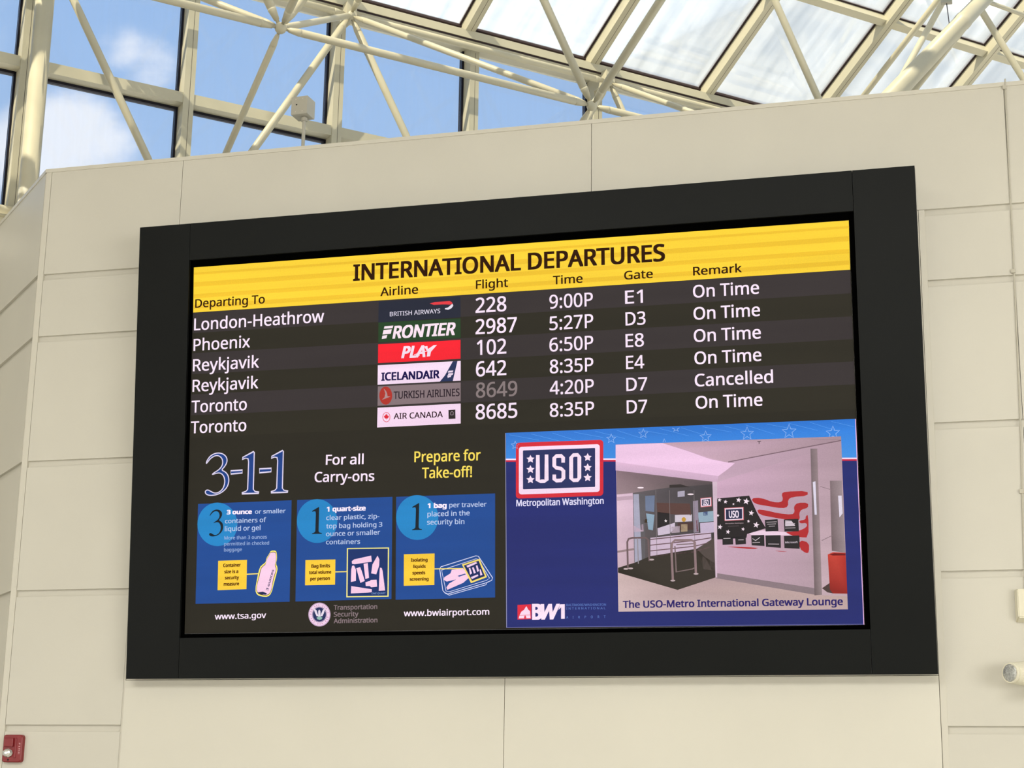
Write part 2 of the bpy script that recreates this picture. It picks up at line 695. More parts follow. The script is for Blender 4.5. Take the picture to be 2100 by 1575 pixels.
link_mesh('peephole', lathe(bmesh.new(), [(0, .006), (.001, .0055)], (-.028, -h, zc + .006), (0, -1, 0), 12), darkp, sx)

# led text helpers need fonts -------------------------------------------------
FONT = None
try:
    fp = os.path.join(bpy.utils.resource_path('LOCAL'), 'datafiles', 'fonts', 'NotoSansMath-Regular.woff2')
    if os.path.exists(fp):
        FONT = bpy.data.fonts.load(fp)
except Exception:
    FONT = None


def text_geo(txt, bold=0.0, shear=0.0, spacing=1.0):
    """triangles of a line of text, baseline at y=0, starting at x=0; also width"""
    cu = bpy.data.curves.new('t', 'FONT')
    if FONT:
        cu.font = FONT
    cu.body = txt
    cu.size = 1
    cu.shear = shear
    cu.space_character = spacing
    cu.resolution_u = 3
    o = bpy.data.objects.new('t', cu)
    C.objects.link(o)
    dg = bpy.context.evaluated_depsgraph_get()
    me = o.evaluated_get(dg).to_mesh()
    vs = [(v.co.x, v.co.y) for v in me.vertices]
    fs = [tuple(p.vertices) for p in me.polygons]
    o.evaluated_get(dg).to_mesh_clear()
    bpy.data.objects.remove(o)
    bpy.data.curves.remove(cu)
    x0 = min(v[0] for v in vs)
    x1 = max(v[0] for v in vs)
    if bold:
        n, v0, f0 = len(vs), vs, fs
        vs, fs = list(v0), list(f0)
        for k, (dx, dy) in enumerate(((1, .6), (-1, .6), (1, -.6), (-1, -.6))):
            vs += [(x + dx * bold, y + dy * bold) for x, y in v0]
            fs += [tuple(i + n * (k + 1) for i in f) for f in f0]
        x0 -= bold
        x1 += bold
    return [((x - x0) / (x1 - x0), y) for x, y in vs], fs


_v, _f = text_geo('H')
CAPH = max(v[1] for v in _v)


def flat_text_bm(txt, w, h, col_bm=None, bold=0.0, depth=.0):
    vs, fs = text_geo(txt, bold)
    bm = bmesh.new()
    vv = [bm.verts.new((x * w, y / CAPH * h, 0)) for x, y in vs]
    for f in fs:
        try:
            bm.faces.new([vv[i] for i in f])
        except ValueError:
            pass
    return bm


# fire alarm strobe
c0 = wp(27.5, 1534)
fa = thing('fire_alarm', 'red wall strobe with clear lens and FIRE lettering low on the left wall panel', 'alarm', (c0.x + .011, WY, c0.z - .004))
hw_, hh = .068, .086
bm = bmesh.new()


def rr_prism(bm, x0, x1, z0, z1, r, y0, y1, inset=0.0, n=5):
    """rounded rectangle in xz, from wall side y0 to front y1 (y1<y0)"""
    def loop(ins, y):
        out = []
        for cx, cz, a0 in ((x1 - r, z1 - r, 0), (x0 + r, z1 - r, 90), (x0 + r, z0 + r, 180), (x1 - r, z0 + r, 270)):
            for k in range(n + 1):
                a = math.radians(a0 + 90 * k / n)
                out.append(bm.verts.new((cx + (r - ins) * math.cos(a), y, cz + (r - ins) * math.sin(a))))
        return out
    l0, l1, l2 = loop(0, y0), loop(0, y1 + inset), loop(inset, y1)
    for a, b in ((l0, l1), (l1, l2)):
        for i in range(len(a)):
            bm.faces.new((a[i], b[i], b[(i + 1) % len(a)], a[(i + 1) % len(a)]))
    bm.faces.new(l0[::-1])
    bm.faces.new(l2)
    return bm


link_mesh('housing', rr_prism(bm, -hw_, hw_, -hh, hh, .018, 0, -.035, .006), redm, fa)
link_mesh('sounder_cover', rr_prism(bmesh.new(), -.055, .010, .010, .066, .006, -.033, -.050, .004), redm, fa)
link_mesh('side_rib', rr_prism(bmesh.new(), .018, .030, -.060, .066, .004, -.033, -.041, .003), redm, fa)
bm = bmesh.new()
lathe(bm, [(0, .034), (.012, .036), (.026, .026), (.032, .010)], (-.024, -.033, -.028), (0, -1, 0), 9)
for v in bm.verts:
    v.co.x = -.024 + (v.co.x + .024) * 1.0
    v.co.z = -.028 + (v.co.z + .028) * .78
link_mesh('strobe_lens', bm, lensm, fa)
link_mesh('screw', lathe(bmesh.new(), [(0, .006), (.002, .006)], (-.022, -.035, -.070), (0, -1, 0), 6), darkp, fa)
t_ = link_mesh('lettering', flat_text_bm('FIRE', .070, .011), whtp, fa)
t_.rotation_euler = Euler((PI / 2, PI / 2, 0))
t_.rotation_euler = (Matrix.Rotation(PI / 2, 3, 'Y') @ Matrix.Rotation(PI / 2, 3, 'X')).to_euler()
t_.location = (.047, -.0365, .034)

# junction box and emergency lamp at the right edge
c1 = wp(2081, 1237)
jb = thing('junction_box', 'cream square box on the wall above the round spotlight at the right edge', 'box', (c1.x + .085, WY, c1.z - .018))
bm = bmesh.new()
a_ = [(-.085, 0, -.092), (.085, 0, -.092), (.085, 0, .092), (-.085, 0, .092)]
b_ = [(-.070, -.07, -.068), (.085, -.07, -.068), (.085, -.07, .088), (-.070, -.07, .088)]
va = [bm.verts.new(v) for v in a_]
vb = [bm.verts.new(v) for v in b_]
for i in range(4):
    bm.faces.new((va[i], va[(i + 1) % 4], vb[(i + 1) % 4], vb[i]))
bm.faces.new(vb)
bm.faces.new(va[::-1])
bmesh.ops.recalc_face_normals(bm, faces=bm.faces)
bmesh.ops.bevel(bm, geom=bm.edges[:], offset=.005, segments=2, affect='EDGES')
link_mesh('housing', bm, creamp, jb)
link_mesh('knockout', lathe(bmesh.new(), [(0, .012), (.002, .011)], (0, -.07, 0), (0, -1, 0), 12), creamp, jb)

lc = wp(2071, 1380, WY - .22)
ax = Vector((.62, .74, .03)).normalized()
el_ = thing('emergency_lamp', 'round cream spotlight head with clear lens at the lower right edge', 'lamp', (lc.x + .21, WY, lc.z + .005))
e0 = Vector(el_.location)
bm = bmesh.new()
lathe(bm, [(0, .046), (.0, .0535), (.006, .056), (.014, .056), (.016, .052), (.022, .052), (.024, .056), (.06, .060), (.12, .066), (.19, .060), (.215, .03)], lc - e0, ax, 28)
o_ = link_mesh('lamp_head', bm, creamp, el_)
bm = bmesh.new()
lathe(bm, [(-.001, .047), (-.004, .040), (-.007, .02), (-.008, .004)], lc - e0, ax, 24)
link_mesh('lens', bm, reflm, el_)
tube('swivel_arm', lc + ax * .17 - e0, (0.02, -.02, 0), .018, creamp, el_, cone=False)
box('wall_plate', (-.04, -.03, -.07), (.12, 0, .07), creamp, el_, bev=.006)

# thin cable running down the wall with clips
cb = thing('wall_cable', 'thin painted cable clipped down the wall right of the board', 'cable', (.263, WY, 0))
pts = []
for i, (px, py) in enumerate(((2061, 162), (2067, 300), (2078, 525), (2086, 700), (2094, 900), (2097, 1040), (2100, 1131), (2110, 1500))):
    q = wp(px, py, WY - .006)
    pts.append(Vector((q.x - .263, -.006, min(q.z, ZT + .02))))
pts.append(Vector((pts[-1].x, -.006, 0.02)))
bm = bmesh.new()
for a, b in zip(pts, pts[1:]):
    lathe(bm, [(0, .0045), ((b - a).length, .0045)], a, b - a, 8)
link_mesh('cable', bm, cablem, cb)
for z in (ZT - .035, 4.72, 3.42):
    x = [p for p in pts if p.z <= z][0].x
    box('clip', (x - .012, -.014, z - .012), (x + .012, .0, z + .012), cablem, cb, bev=.002)

# ================================================================== THE DEPARTURE BOARD
TB = math.radians(4.568)
BY = 9.885                       # the frame's lower front edge stands this far out
B0 = on_plane(258, 1392.5, (0, 1, 0), BY)
BU, BV, BN = Vector((1, 0, 0)), Vector((0, -math.sin(TB), math.cos(TB))), Vector((0, -math.cos(TB), -math.sin(TB)))
board = thing('departure_board', 'large black framed flight departures screen tilting forward on the cream wall', 'display board')
Mb = Matrix.Identity(4)
for i, v in enumerate((BU, BV, BN)):
    for j in range(3):
        Mb[j][i] = v[j]
Mb.translation = B0
board.matrix_world = Mb
REC = -.035                      # the screen lies this far behind the frame face


def uv(px, py, lay=REC):
    o = B0 + BN * lay
    q = on_plane(px, py, BN, BN.dot(o)) - B0
    return q.dot(BU), q.dot(BV)


UW = (uv(1875.7, 339.7, 0)[0] + uv(1923.7, 1382.6, 0)[0]) / 2
VH = (uv(287, 466, 0)[1] + uv(1875.7, 339.7, 0)[1]) / 2
iu0, iv0 = uv(368, 1308, 0)
iu1, iv1 = uv(1751, 434, 0)
iu0 = (iu0 + uv(388, 532, 0)[0]) / 2
iu1 = (iu1 + uv(1785, 1291, 0)[0]) / 2
iv1 = (iv1 + uv(388, 532, 0)[1]) / 2
iv0 = (iv0 + uv(1785, 1291, 0)[1]) / 2
su0, sv0 = uv(378.5, 1299)
su1, sv1 = uv(1740.5, 452)
su0 = (su0 + uv(398, 547)[0]) / 2
su1 = (su1 + uv(1772, 1281)[0]) / 2

FT = .07


def bz(name, a, b, m=bezm):
    return box(name, (a[0], a[1], -FT), (b[0], b[1], 0), m, board, bev=.0015)


bz('frame_panel', (0, 0), (iu0, VH))
bz('frame_panel', (iu1, 0), (UW, VH))
bz('frame_panel', (iu0 + .002, iv1), (iu1 - .002, VH))
bz('frame_panel', (iu0 + .002, 0), (iu1 - .002, iv0))
# white wedge casing closing the gap to the wall: its back is upright against the wall
bm = bmesh.new()
st, ct = math.sin(TB), math.cos(TB)


def back_n(v):      # layer value at which a point at height v meets the wall face
    # world y = B0.y - v*st - n*ct = WY - .002
    return -(WY - .002 - B0.y + v * st) / ct


vs = []
for v in (.002, VH - .002):
    for u in (.012, UW - .006):
        vs.append((bm.verts.new((u, v, -.0695)), bm.verts.new((u, v, back_n(v)))))
(a0, a1), (b0, b1), (c0_, c1_), (d0, d1) = vs
for f in ((a0, b0, d0, c0_), (a1, c1_, d1, b1), (a0, a1, b1, b0), (c0_, d0, d1, c1_), (a0, c0_, c1_, a1), (b0, b1, d1, d0)):
    bm.faces.new(f)
bmesh.ops.recalc_face_normals(bm, faces=bm.faces)
# hollow front: only the rim shows; frame and screen cover the rest
link_mesh('casing', bm, casem, board)
# black inner reveal
rm = .016
for a, b in (((iu0 - .002, iv0, REC - .01), (su0 - .004, iv1, -.022)), ((su1 + .004, iv0, REC - .01), (iu1 + .002, iv1, -.022)),
             ((iu0, sv1 + .004, REC - .01), (iu1, iv1 + .002, -.022)), ((iu0, iv0 - .002, REC - .01), (iu1, sv0 - .004, -.022))):
    box('inner_frame', a, b, blk, board)


class Art:
    """flat picture content lit by the screen: coloured polygons in layers, one mesh"""
    def __init__(s, lift=0):
        s.lift = lift
        s.v, s.f, s.c, s.marks = [], [], [], []

    def poly(s, pts, col, lay):
        n = len(s.v)
        n_ = REC + (lay + s.lift) * .0004
        for p in pts:
            u, v = uv(p[0], p[1], n_)
            s.v.append((u, v, n_))
        s.f.append(list(range(n, n + len(pts))))
        cols = col if isinstance(col[0], (tuple, list)) else [col] * len(pts)
        s.c.append([lit(c) for c in cols])
        return s

    def line(s, pts, w, col, lay, closed=False):
        P_ = [Vector((p[0], p[1])) for p in pts]
        n = len(P_)
        L_, R_ = [], []
        for i in range(n):
            if closed:
                a, b = P_[i - 1], P_[(i + 1) % n]
            else:
                a, b = P_[max(i - 1, 0)], P_[min(i + 1, n - 1)]
            d = (b - a)
            if d.length < 1e-6:
                d = Vector((1, 0))
            d.normalize()
            nn = Vector((-d.y, d.x)) * w / 2
            k = 1.0
            if 0 < i < n - 1 or closed:
                d1 = (P_[i] - P_[i - 1]).normalized()
                d2 = (P_[(i + 1) % n] - P_[i]).normalized()
                k = min(1 / max(abs(math.cos(d1.angle(d2, 0) / 2)), .35), 1.6)
            L_.append(P_[i] + nn * k)
            R_.append(P_[i] - nn * k)
        rng = range(n) if closed else range(n - 1)
        for i in rng:
            j = (i + 1) % n
            s.poly([L_[i], L_[j], R_[j], R_[i]], col, lay)
        return s

    def ell(s, cx, cy, rx, ry, col, lay, n=40):
        return s.poly([(cx + rx * math.cos(2 * PI * i / n), cy + ry * math.sin(2 * PI * i / n)) for i in range(n)], col, lay)

    def ring(s, cx, cy, rx, ry, w, col, lay, n=40):
        return s.line([(cx + rx * math.cos(2 * PI * i / n), cy + ry * math.sin(2 * PI * i / n)) for i in range(n)], w, col, lay, True)

    def star(s, cx, cy, r, col, lay, rot=0.0, inner=.42, outline=0, sk=0.0):
        pts = []
        for i in range(10):
            a = -PI / 2 + rot + PI * i / 5
            rr = r * (1 if i % 2 == 0 else inner)
            pts.append((cx + rr * math.cos(a), cy + rr * math.sin(a) + sk * rr * math.cos(a)))
        return s.line(pts, outline, col, lay, True) if outline else s.poly(pts, col, lay)

    def text(s, txt, x0, y0, x1, h, col, lay, bold=0.0, shear=0.0, slope=-.04, y1=None, spacing=1.0, vcap=None):
        """baseline starts at pixel x0,y0, runs to x1; capitals h pixels high"""
        n_ = REC + (lay + s.lift) * .0004
        vs, fs = text_geo(txt, bold, shear, spacing)
        ye = y0 + slope * (x1 - x0) if y1 is None else y1
        ua, va_ = uv(x0, y0, n_)
        ub, vb_ = uv(x1, ye, n_)
        ut, vt = uv(x0, y0 - h, n_)
        if y1 is None:
            vb_ = va_
        d = Vector((ub - ua, vb_ - va_))
        W = d.length
        d.normalize()
        hh_ = (vt - va_)
        nn = Vector((-d.y, d.x))
        s.marks.append((len(s.v), len(s.f)))
        n0 = len(s.v)
        for x, y in vs:
            p = Vector((ua, va_)) + d * (x * W) + nn * (y / CAPH * hh_)
            s.v.append((p.x, p.y, n_))
        for f in fs:
            s.f.append([n0 + i for i in f])
            s.c.append([lit(col)] * len(f))
        return s

    def split(s, name, parent=None, label=None):
        """every line of lettering as a mesh of its own"""
        ends = s.marks + [(len(s.v), len(s.f))]
        for (v0, f0), (v1, f1) in zip(ends, ends[1:]):
            b = Art()
            b.v = s.v[v0:v1]
            b.f = [[i - v0 for i in f] for f in s.f[f0:f1]]
            b.c = s.c[f0:f1]
            b.make(name, parent, label)

    def make(s, name, parent=None, label=None):
        me = bpy.data.meshes.new(name)
        me.from_pydata(s.v, [], s.f)
        ca = me.color_attributes.new('Col', 'FLOAT_COLOR', 'CORNER')
        k = 0
        flat = []
        for p, cs in zip(me.polygons, s.c):
            for c in cs:
                flat += [c[0], c[1], c[2], 1]
        ca.data.foreach_set('color', flat)
        me.materials.append(MATS['led'])
        o = bpy.data.objects.new(name, me)
        C.objects.link(o)
        o.parent = parent if parent is not None else board
        if label:
            o['label'] = label
        return o


def lit(c):
    return tuple(max(x - .007, 0) for x in srgb(*c))


def crop(ox, oy, sc):
    return lambda *a: [(ox + a[i] / sc, oy + a[i + 1] / sc) for i in range(0, len(a), 2)]


def P1(ox, oy, sc):
    return lambda x, y: (ox + x / sc, oy + y / sc)


PINK = (252, 232, 250)
BG = (43, 40, 33)
BG2 = (57, 51, 52)
YEL = (254, 212, 58)
DKY = (52, 30, 8)

# screen background, built as a real slab
sl = box_bm((su0, sv0, REC - .02), (su1, sv1, REC))
scr = link_mesh('screen', sl, None, board)
ca = scr.data.color_attributes.new('Col', 'FLOAT_COLOR', 'CORNER')
ca.data.foreach_set('color', [x for _ in range(len(scr.data.loops)) for x in (*lit(BG), 1)])
scr.data.materials.append(MATS['led'])
scr['label'] = 'lit screen face'

# header banner
a = Art().poly([(397.6, 547), (1740.5, 452), (1743.5, 553), (396.2, 641)], YEL, 1)
for fl, w in ((.13, .05), (.34, .10), (.60, .09), (.83, .09)):   # scan bands of the led modules
    y0l, y0r = 547 + 94 * fl, 452 + 101 * (fl - .02)
    y1l, y1r = 547 + 94 * (fl + w), 452 + 101 * (fl + w - .02)
    a.poly([(397.5, y0l), (1741, y0r), (1741.5, y1r), (397.2, y1l)], (243, 196, 50), 2)
banner = a.make('header_banner', label='yellow banner across the top of the screen')
Art().text('INTERNATIONAL DEPARTURES', 724, 575.5, 1364, 32, DKY, 4, bold=.022, y1=534.5).make('title_lettering', banner)
for t, x0, y0, x1, y1 in (('Departing To', 400, 631.2, 543, 621.8), ('Airline', 780, 607.2, 857.5, 601.8), ('Flight', 976, 592.3, 1042, 587.8), ('Time', 1134, 583.3, 1195, 579.3), ('Gate', 1280, 573.4, 1339, 569.6), ('Remark', 1421.5, 564.8, 1521.5, 558)):
    Art().text(t, x0, y0, x1, 17, DKY, 4, bold=.012, y1=y1).make('column_heading', banner)

# flight rows ---------------------------------------------------------------
yl = [641.5, 683, 724.5, 767.5, 809, 852, 897]
yr = [553.5, 601.4, 648.6, 695.5, 741, 788, 838]
c2 = crop(760, 590, 5.25)
q2 = P1(760, 590, 5.25)


def T2(a, txt, X0, Y0, X1, H, col, lay, **k):
    p = q2(X0, Y0)
    if 'Y1' in k:
        k['y1'] = q2(X1, k.pop('Y1'))[1]
    a.text(txt, p[0], p[1], q2(X1, 0)[0], H / 5.25, col, lay, **k)


def logo_ba():
    a = Art().poly(c2(88, 150, 968, 95, 968, 320, 82, 375), (38, 42, 58), 3)
    T2(a, 'BRITISH AIRWAYS', 207, 308, 750, 46, (225, 218, 235), 4, bold=.006, Y1=272)
    a.poly(c2(637, 170, 690, 155, 850, 143, 875, 155, 882, 172, 860, 182, 780, 180, 680, 185), (235, 62, 70), 4)
    a.poly(c2(882, 172, 890, 195, 870, 222, 835, 238, 800, 232, 800, 222, 835, 212, 860, 190), (235, 228, 240), 4)
    return a


def logo_frontier():
    a = Art().poly(c2(85, 375, 968, 330, 970, 540, 82, 590), (38, 68, 40), 3)
    W_ = (250, 228, 240)
    # the F is three slanted bars
    a.poly(c2(150, 415, 245, 408, 236, 436, 143, 442), W_, 4)
    a.poly(c2(140, 455, 228, 448, 218, 495, 128, 505), W_, 4)
    a.poly(c2(127, 516, 180, 510, 170, 545, 120, 552), W_, 4)
    T2(a, 'RONTIER', 235, 545, 915, 128, W_, 4, bold=.028, shear=.2, Y1=505)
    return a


def logo_play():
    a = Art().poly(c2(82, 610, 968, 562, 968, 765, 80, 812), (252, 36, 52), 3)
    W_ = (250, 225, 240)
    T2(a, 'PLA', 330, 755, 590, 118, W_, 4, bold=.035, shear=.25, Y1=742)
    a.poly(c2(575, 632, 612, 628, 618, 660, 680, 618, 715, 616, 650, 690, 640, 738, 605, 742, 612, 690), W_, 4)
    a.star(*q2(515, 715), 4.5, W_, 5)
    a.line(c2(470, 722, 640, 672), 1.6, W_, 4)
    return a


def logo_ice():
    a = Art().poly(c2(78, 835, 970, 788, 970, 1000, 75, 1045), (248, 222, 245), 3)
    N_ = (32, 26, 78)
    a.poly(c2(885, 793, 935, 790, 885, 1005, 745, 1012, 800, 945), (40, 52, 92), 4)
    T2(a, 'ICELANDAIR', 115, 1000, 742, 82, N_, 5, bold=.03, Y1=972)
    for y in (895, 922):
        a.poly(c2(838, y, 890, y - 4, 884, y + 16, 832, y + 20), (240, 220, 240), 5)
    a.poly(c2(825, 945, 872, 940, 862, 962, 840, 966, 832, 975), (240, 220, 240), 5)
    return a


def logo_turk():
    a = Art().poly(c2(78, 1062, 970, 1020, 970, 1222, 75, 1272), (134, 116, 120), 3)
    a.ell(*q2(163, 1162), 13.2, 18.6, (176, 52, 44), 4)
    a.poly(c2(140, 1085, 165, 1110, 178, 1140, 182, 1168, 215, 1172, 170, 1190, 120, 1208, 150, 1180, 158, 1140, 150, 1110), (176, 140, 140), 5)
    T2(a, 'TURKISH AIRLINES', 248, 1198, 958, 78, (46, 36, 44), 4, bold=.012, Y1=1165)
    return a


def logo_canada():
    a = Art().poly(c2(75, 1292, 970, 1247, 970, 1462, 70, 1505), (248, 218, 242), 3)
    T2(a, 'AIR CANADA', 248, 1415, 778, 62, (52, 34, 40), 4, bold=.012, Y1=1393)
    a.ring(*q2(170, 1394), 7.4, 9.6, 1.1, (224, 50, 66), 4)
    cx, cy = q2(170, 1390)
    lf = [(0, -6.5), (1.2, -4), (2.8, -4.6), (2.4, -1.6), (5, -2.6), (4.4, -.6), (5.6, .4), (3, 2.4), (3.2, 3.8), (.5, 3.4), (.3, 6), (-.3, 6), (-.5, 3.4), (-3.2, 3.8), (-3, 2.4), (-5.6, .4), (-4.4, -.6), (-5, -2.6), (-2.4, -1.6), (-2.8, -4.6), (-1.2, -4)]
    a.poly([(cx + x, cy + y) for x, y in lf], (224, 40, 58), 5)
    a.poly(c2(838, 1318, 912, 1312, 914, 1410, 840, 1414), (46, 40, 40), 4)
    a.line(c2(862, 1370, 862, 1345, 875, 1330, 890, 1342, 890, 1368, 862, 1372), .9, (180, 160, 170), 5)
    return a


LOGOS = [logo_ba, logo_frontier, logo_play, logo_ice, logo_turk, logo_canada]
ROWS = [
    ('London-Heathrow', (397.9, 677.5, 664.6, 660.2), '228', (975.2, 641.5, 1038.5), '9:00P', (1126.8, 632.9, 1216), 'E1', (1282, 622.9, 1318.6), 'On Time', (1421.4, 610.4, 1557)),
    ('Phoenix', (396.7, 719.6, 512.7, 712), '2987', (975.2, 685.4, 1060), '5:27P', (1126.8, 677, 1216.8), 'D3', (1282.9, 667.5, 1324), 'On Time', (1422.5, 655.7, 1559)),
    ('Reykjavik', (395.4, 761.3, 531, 753.5), '102', (978, 728, 1038.5), '6:50P', (1126.8, 721, 1216.8), 'E8', (1283, 712, 1320.7), 'On Time', (1423, 701.4, 1560.7)),
    ('Reykjavik', (394.6, 803.4, 529.5, 796), '642', (976, 772, 1038.5), '8:35P', (1127.5, 765.7, 1217), 'E4', (1284, 756.8, 1321.4), 'On Time', (1424.3, 747, 1561.8)),
    ('Toronto', (392.4, 846.3, 506, 840.6), '8649', (976, 815.5, 1061), '4:20P', (1127.5, 809.3, 1218), 'D7', (1284.6, 802, 1327.5), 'Cancelled', (1425, 792.5, 1585.7)),
    ('Toronto', (391, 888.8, 505, 883.6), '8685', (975.4, 860, 1061), '8:35P', (1127.5, 855, 1218.6), 'D7', (1285.4, 848, 1327.5), 'On Time', (1426.8, 838, 1564)),
]
for i, r in enumerate(ROWS):
    xl0, xl1 = 396.2 - i * .9, 396.2 - (i + 1) * .9
    xr0, xr1 = 1743.3 + i * 2, 1743.3 + (i + 1) * 2
    row = Art().poly([(xl0, yl[i]), (xr0, yr[i]), (xr1, yr[i + 1]), (xl1, yl[i + 1])], BG2 if i % 2 == 0 else (46, 43, 35), 1).make('flight_row')
    sl_ = -.062 + .006 * i
    d = r[1]
    Art().text(r[0], d[0], d[1], d[2], 24, PINK, 3, bold=.008, y1=d[3]).make('destination_lettering', row)
    LOGOS[i]().make('airline_logo', row)
    f_ = r[3]
    Art().text(r[2], f_[0], f_[1], f_[2], 30, (140, 126, 126) if i == 4 else PINK, 3, bold=.010, slope=sl_).make('flight_number', row)
    f_ = r[5]
    Art().text(r[4], f_[0], f_[1], f_[2], 27.5, PINK, 3, bold=.008, slope=sl_).make('time_lettering', row)
    f_ = r[7]
    Art().text(r[6], f_[0], f_[1], f_[2], 26.5, PINK, 3, bold=.008, slope=sl_).make('gate_lettering', row)
    f_ = r[9]
    Art().text(r[8], f_[0], f_[1], f_[2], 25, PINK, 3, bold=.010, slope=sl_).make('remark_lettering', row)

# security notice ------------------------------------------------------------
c4, q4 = crop(390, 900, 6.1765), P1(390, 900, 6.1765)
c5, q5 = crop(390, 1100, 6.1765), P1(390, 1100, 6.1765)
c6, q6 = crop(700, 900, 3.843), P1(700, 900, 3.843)
THREE = [(200, 318), (215, 270), (260, 210), (330, 178), (400, 182), (450, 215), (470, 260), (462, 310), (430, 360), (395, 395), (450, 420), (485, 470), (492, 540), (470, 610), (420, 665), (350, 705), (270, 718), (215, 710), (190, 685), (195, 655), (225, 645), (260, 665), (310, 690), (360, 680), (410, 640), (435, 580), (440, 520), (420, 460), (380, 430), (330, 435), (275, 455), (300, 430), (360, 395), (400, 350), (415, 300), (405, 250), (370, 215), (320, 210), (260, 245), (225, 290)]
ONE = [(660, 260), (665, 235), (805, 160), (812, 170), (800, 640), (820, 665), (870, 674), (868, 690), (655, 696), (657, 682), (705, 665), (728, 640), (740, 290), (732, 250), (700, 245)]


def smooth(pts, n=2):
    pts = [tuple(p) for p in pts]
    for _ in range(n):
        out = []
        for i, p in enumerate(pts):
            q = pts[(i + 1) % len(pts)]
            out.append((p[0] * .75 + q[0] * .25, p[1] * .75 + q[1] * .25))
            out.append((p[0] * .25 + q[0] * .75, p[1] * .25 + q[1] * .75))
        pts = out
    return pts


THREE = smooth(THREE, 2)


def fit(pts, x0, y0, x1, y1):
    ax_, bx = min(p[0] for p in pts), max(p[0] for p in pts)
    ay, by = min(p[1] for p in pts), max(p[1] for p in pts)
    return [(x0 + (p[0] - ax_) / (bx - ax_) * (x1 - x0), y0 + (p[1] - ay) / (by - ay) * (y1 - y0)) for p in pts]


flat4 = lambda pts: [q4(*p) for p in pts]
big = Art()
BL = (30, 66, 138)
OL = (226, 216, 240)
hy1 = [(515, 405), (662, 395), (660, 432), (515, 445)]
hy2 = [(878, 380), (1028, 372), (1025, 416), (878, 430)]
for g in (THREE, ONE, [(x + 368, y - 14) for x, y in ONE], hy1, hy2):
    big.poly(flat4(g), BL, 3)
    big.line(flat4(g), 2.1, OL, 4, True)
big.make('notice_numerals', label='large blue numerals with pale outline')
T = lambda a, q, sc, txt, X0, Y0, X1, H, col, lay, Y1=None, **k: a.text(txt, *q(X0, Y0), q(X1, 0)[0], H / sc, col, lay, y1=(q(0, Y1)[1] if Y1 is not None else None), **k)
a = Art()
a.text('For all', 668, 953, 745.5, 20, PINK, 3, bold=.012, y1=951.6)
a.text('Carry-ons', 645, 988.5, 767.5, 20, PINK, 3, bold=.012, y1=986)
a.split('notice_lettering')
a = Art()
T(a, q6, 3.843, 'Prepare for', 575, 183, 1098, 82, (250, 222, 96), 3, Y1=168, bold=.012)
T(a, q6, 3.843, 'Take-off!', 635, 310, 1030, 82, (250, 222, 96), 3, Y1=300, bold=.012)
a.split('notice_lettering', label='yellow lettering')

PB = (33, 76, 148)
DISC = (38, 134, 198)
TXT = (186, 200, 232)
TXTB = (250, 236, 252)
YB = (252, 206, 62)
# panel one
p1 = Art().poly([q4(100, 825), q4(1285, 778), q5(1260, 828), q5(68, 855)], PB, 2).make('notice_panel')
Art().ell(*q4(345, 1083), 41, 44.6, DISC, 3).make('disc', p1)
Art().poly(flat4(fit(THREE, 240, 895, 418, 1236)), (24, 34, 44), 4).make('numeral', p1)
a = Art()
S4 = 6.1765
T(a, q4, S4, '3 ounce', 462, 955, 782, 52, TXTB, 4, Y1=948, bold=.04)
T(a, q4, S4, 'or smaller', 820, 948, 1208, 52, TXT, 4, Y1=938, bold=.012)
T(a, q4, S4, 'containers of', 440, 1070, 962, 55, TXT, 4, Y1=1052, bold=.012)
T(a, q4, S4, 'liquid or gel', 438, 1170, 890, 60, TXT, 4, Y1=1155, bold=.012)
T(a, q4, S4, 'More than 3 ounces', 432, 1276, 972, 42, (150, 172, 214), 4, Y1=1262, bold=.012)
T(a, q4, S4, 'permitted in checked', 430, 1352, 1000, 42, (150, 172, 214), 4, Y1=1338, bold=.012)
T(a, q4, S4, 'baggage', 428, 1426, 655, 42, (150, 172, 214), 4, Y1=1420, bold=.012)
a.split('lettering', p1)
a = Art().poly(c5(355, 310, 720, 297, 713, 668, 347, 682), YB, 3)
a.line(c5(716, 480, 862, 472), 2.2, (250, 222, 110), 3)
for t, x0, y0, x1, y1 in (('Container', 418, 388, 640, 380), ('size is a', 432, 468, 610, 462), ('security', 440, 545, 618, 540), ('measure', 424, 625, 620, 618)):
    T(a, q5, S4, t, x0, y0, x1, 40, (88, 44, 12), 4, Y1=y1, bold=.035)
a.make('callout', p1)
bot = [(1020, 180), (1085, 178), (1098, 215), (1100, 290), (1085, 345), (1110, 400), (1095, 470), (1060, 600), (1030, 720), (985, 768), (900, 762), (845, 740), (822, 680), (850, 520), (880, 390), (925, 350), (955, 330), (965, 275), (1005, 215)]
bot = smooth(bot, 1)
a = Art().poly([q5(*p) for p in bot], (252, 236, 118), 3)
ctr = Vector((970, 500))
inn = [tuple(Vector(p) + (ctr - Vector(p)).normalized() * 17) for p in bot]
a.poly([q5(*p) for p in inn], (92, 78, 40), 4)
inn = [tuple(Vector(p) + (ctr - Vector(p)).normalized() * 25) for p in bot]
a.poly([q5(*p) for p in inn], (250, 206, 232), 5)
a.poly(c5(862, 708, 920, 700, 970, 720, 966, 738, 905, 736, 860, 722), (30, 40, 84), 6)
n_ = REC + 6 * .0004
p = q5(985, 690)
a.text('3 ounces', p[0], p[1], q5(1062, 0)[0], 5.0, (38, 44, 90), 6, bold=.02, y1=q5(0, 425)[1])
# place the slanted wording on the bottle to run upwards along its right side
a.make('bottle_picture', p1)

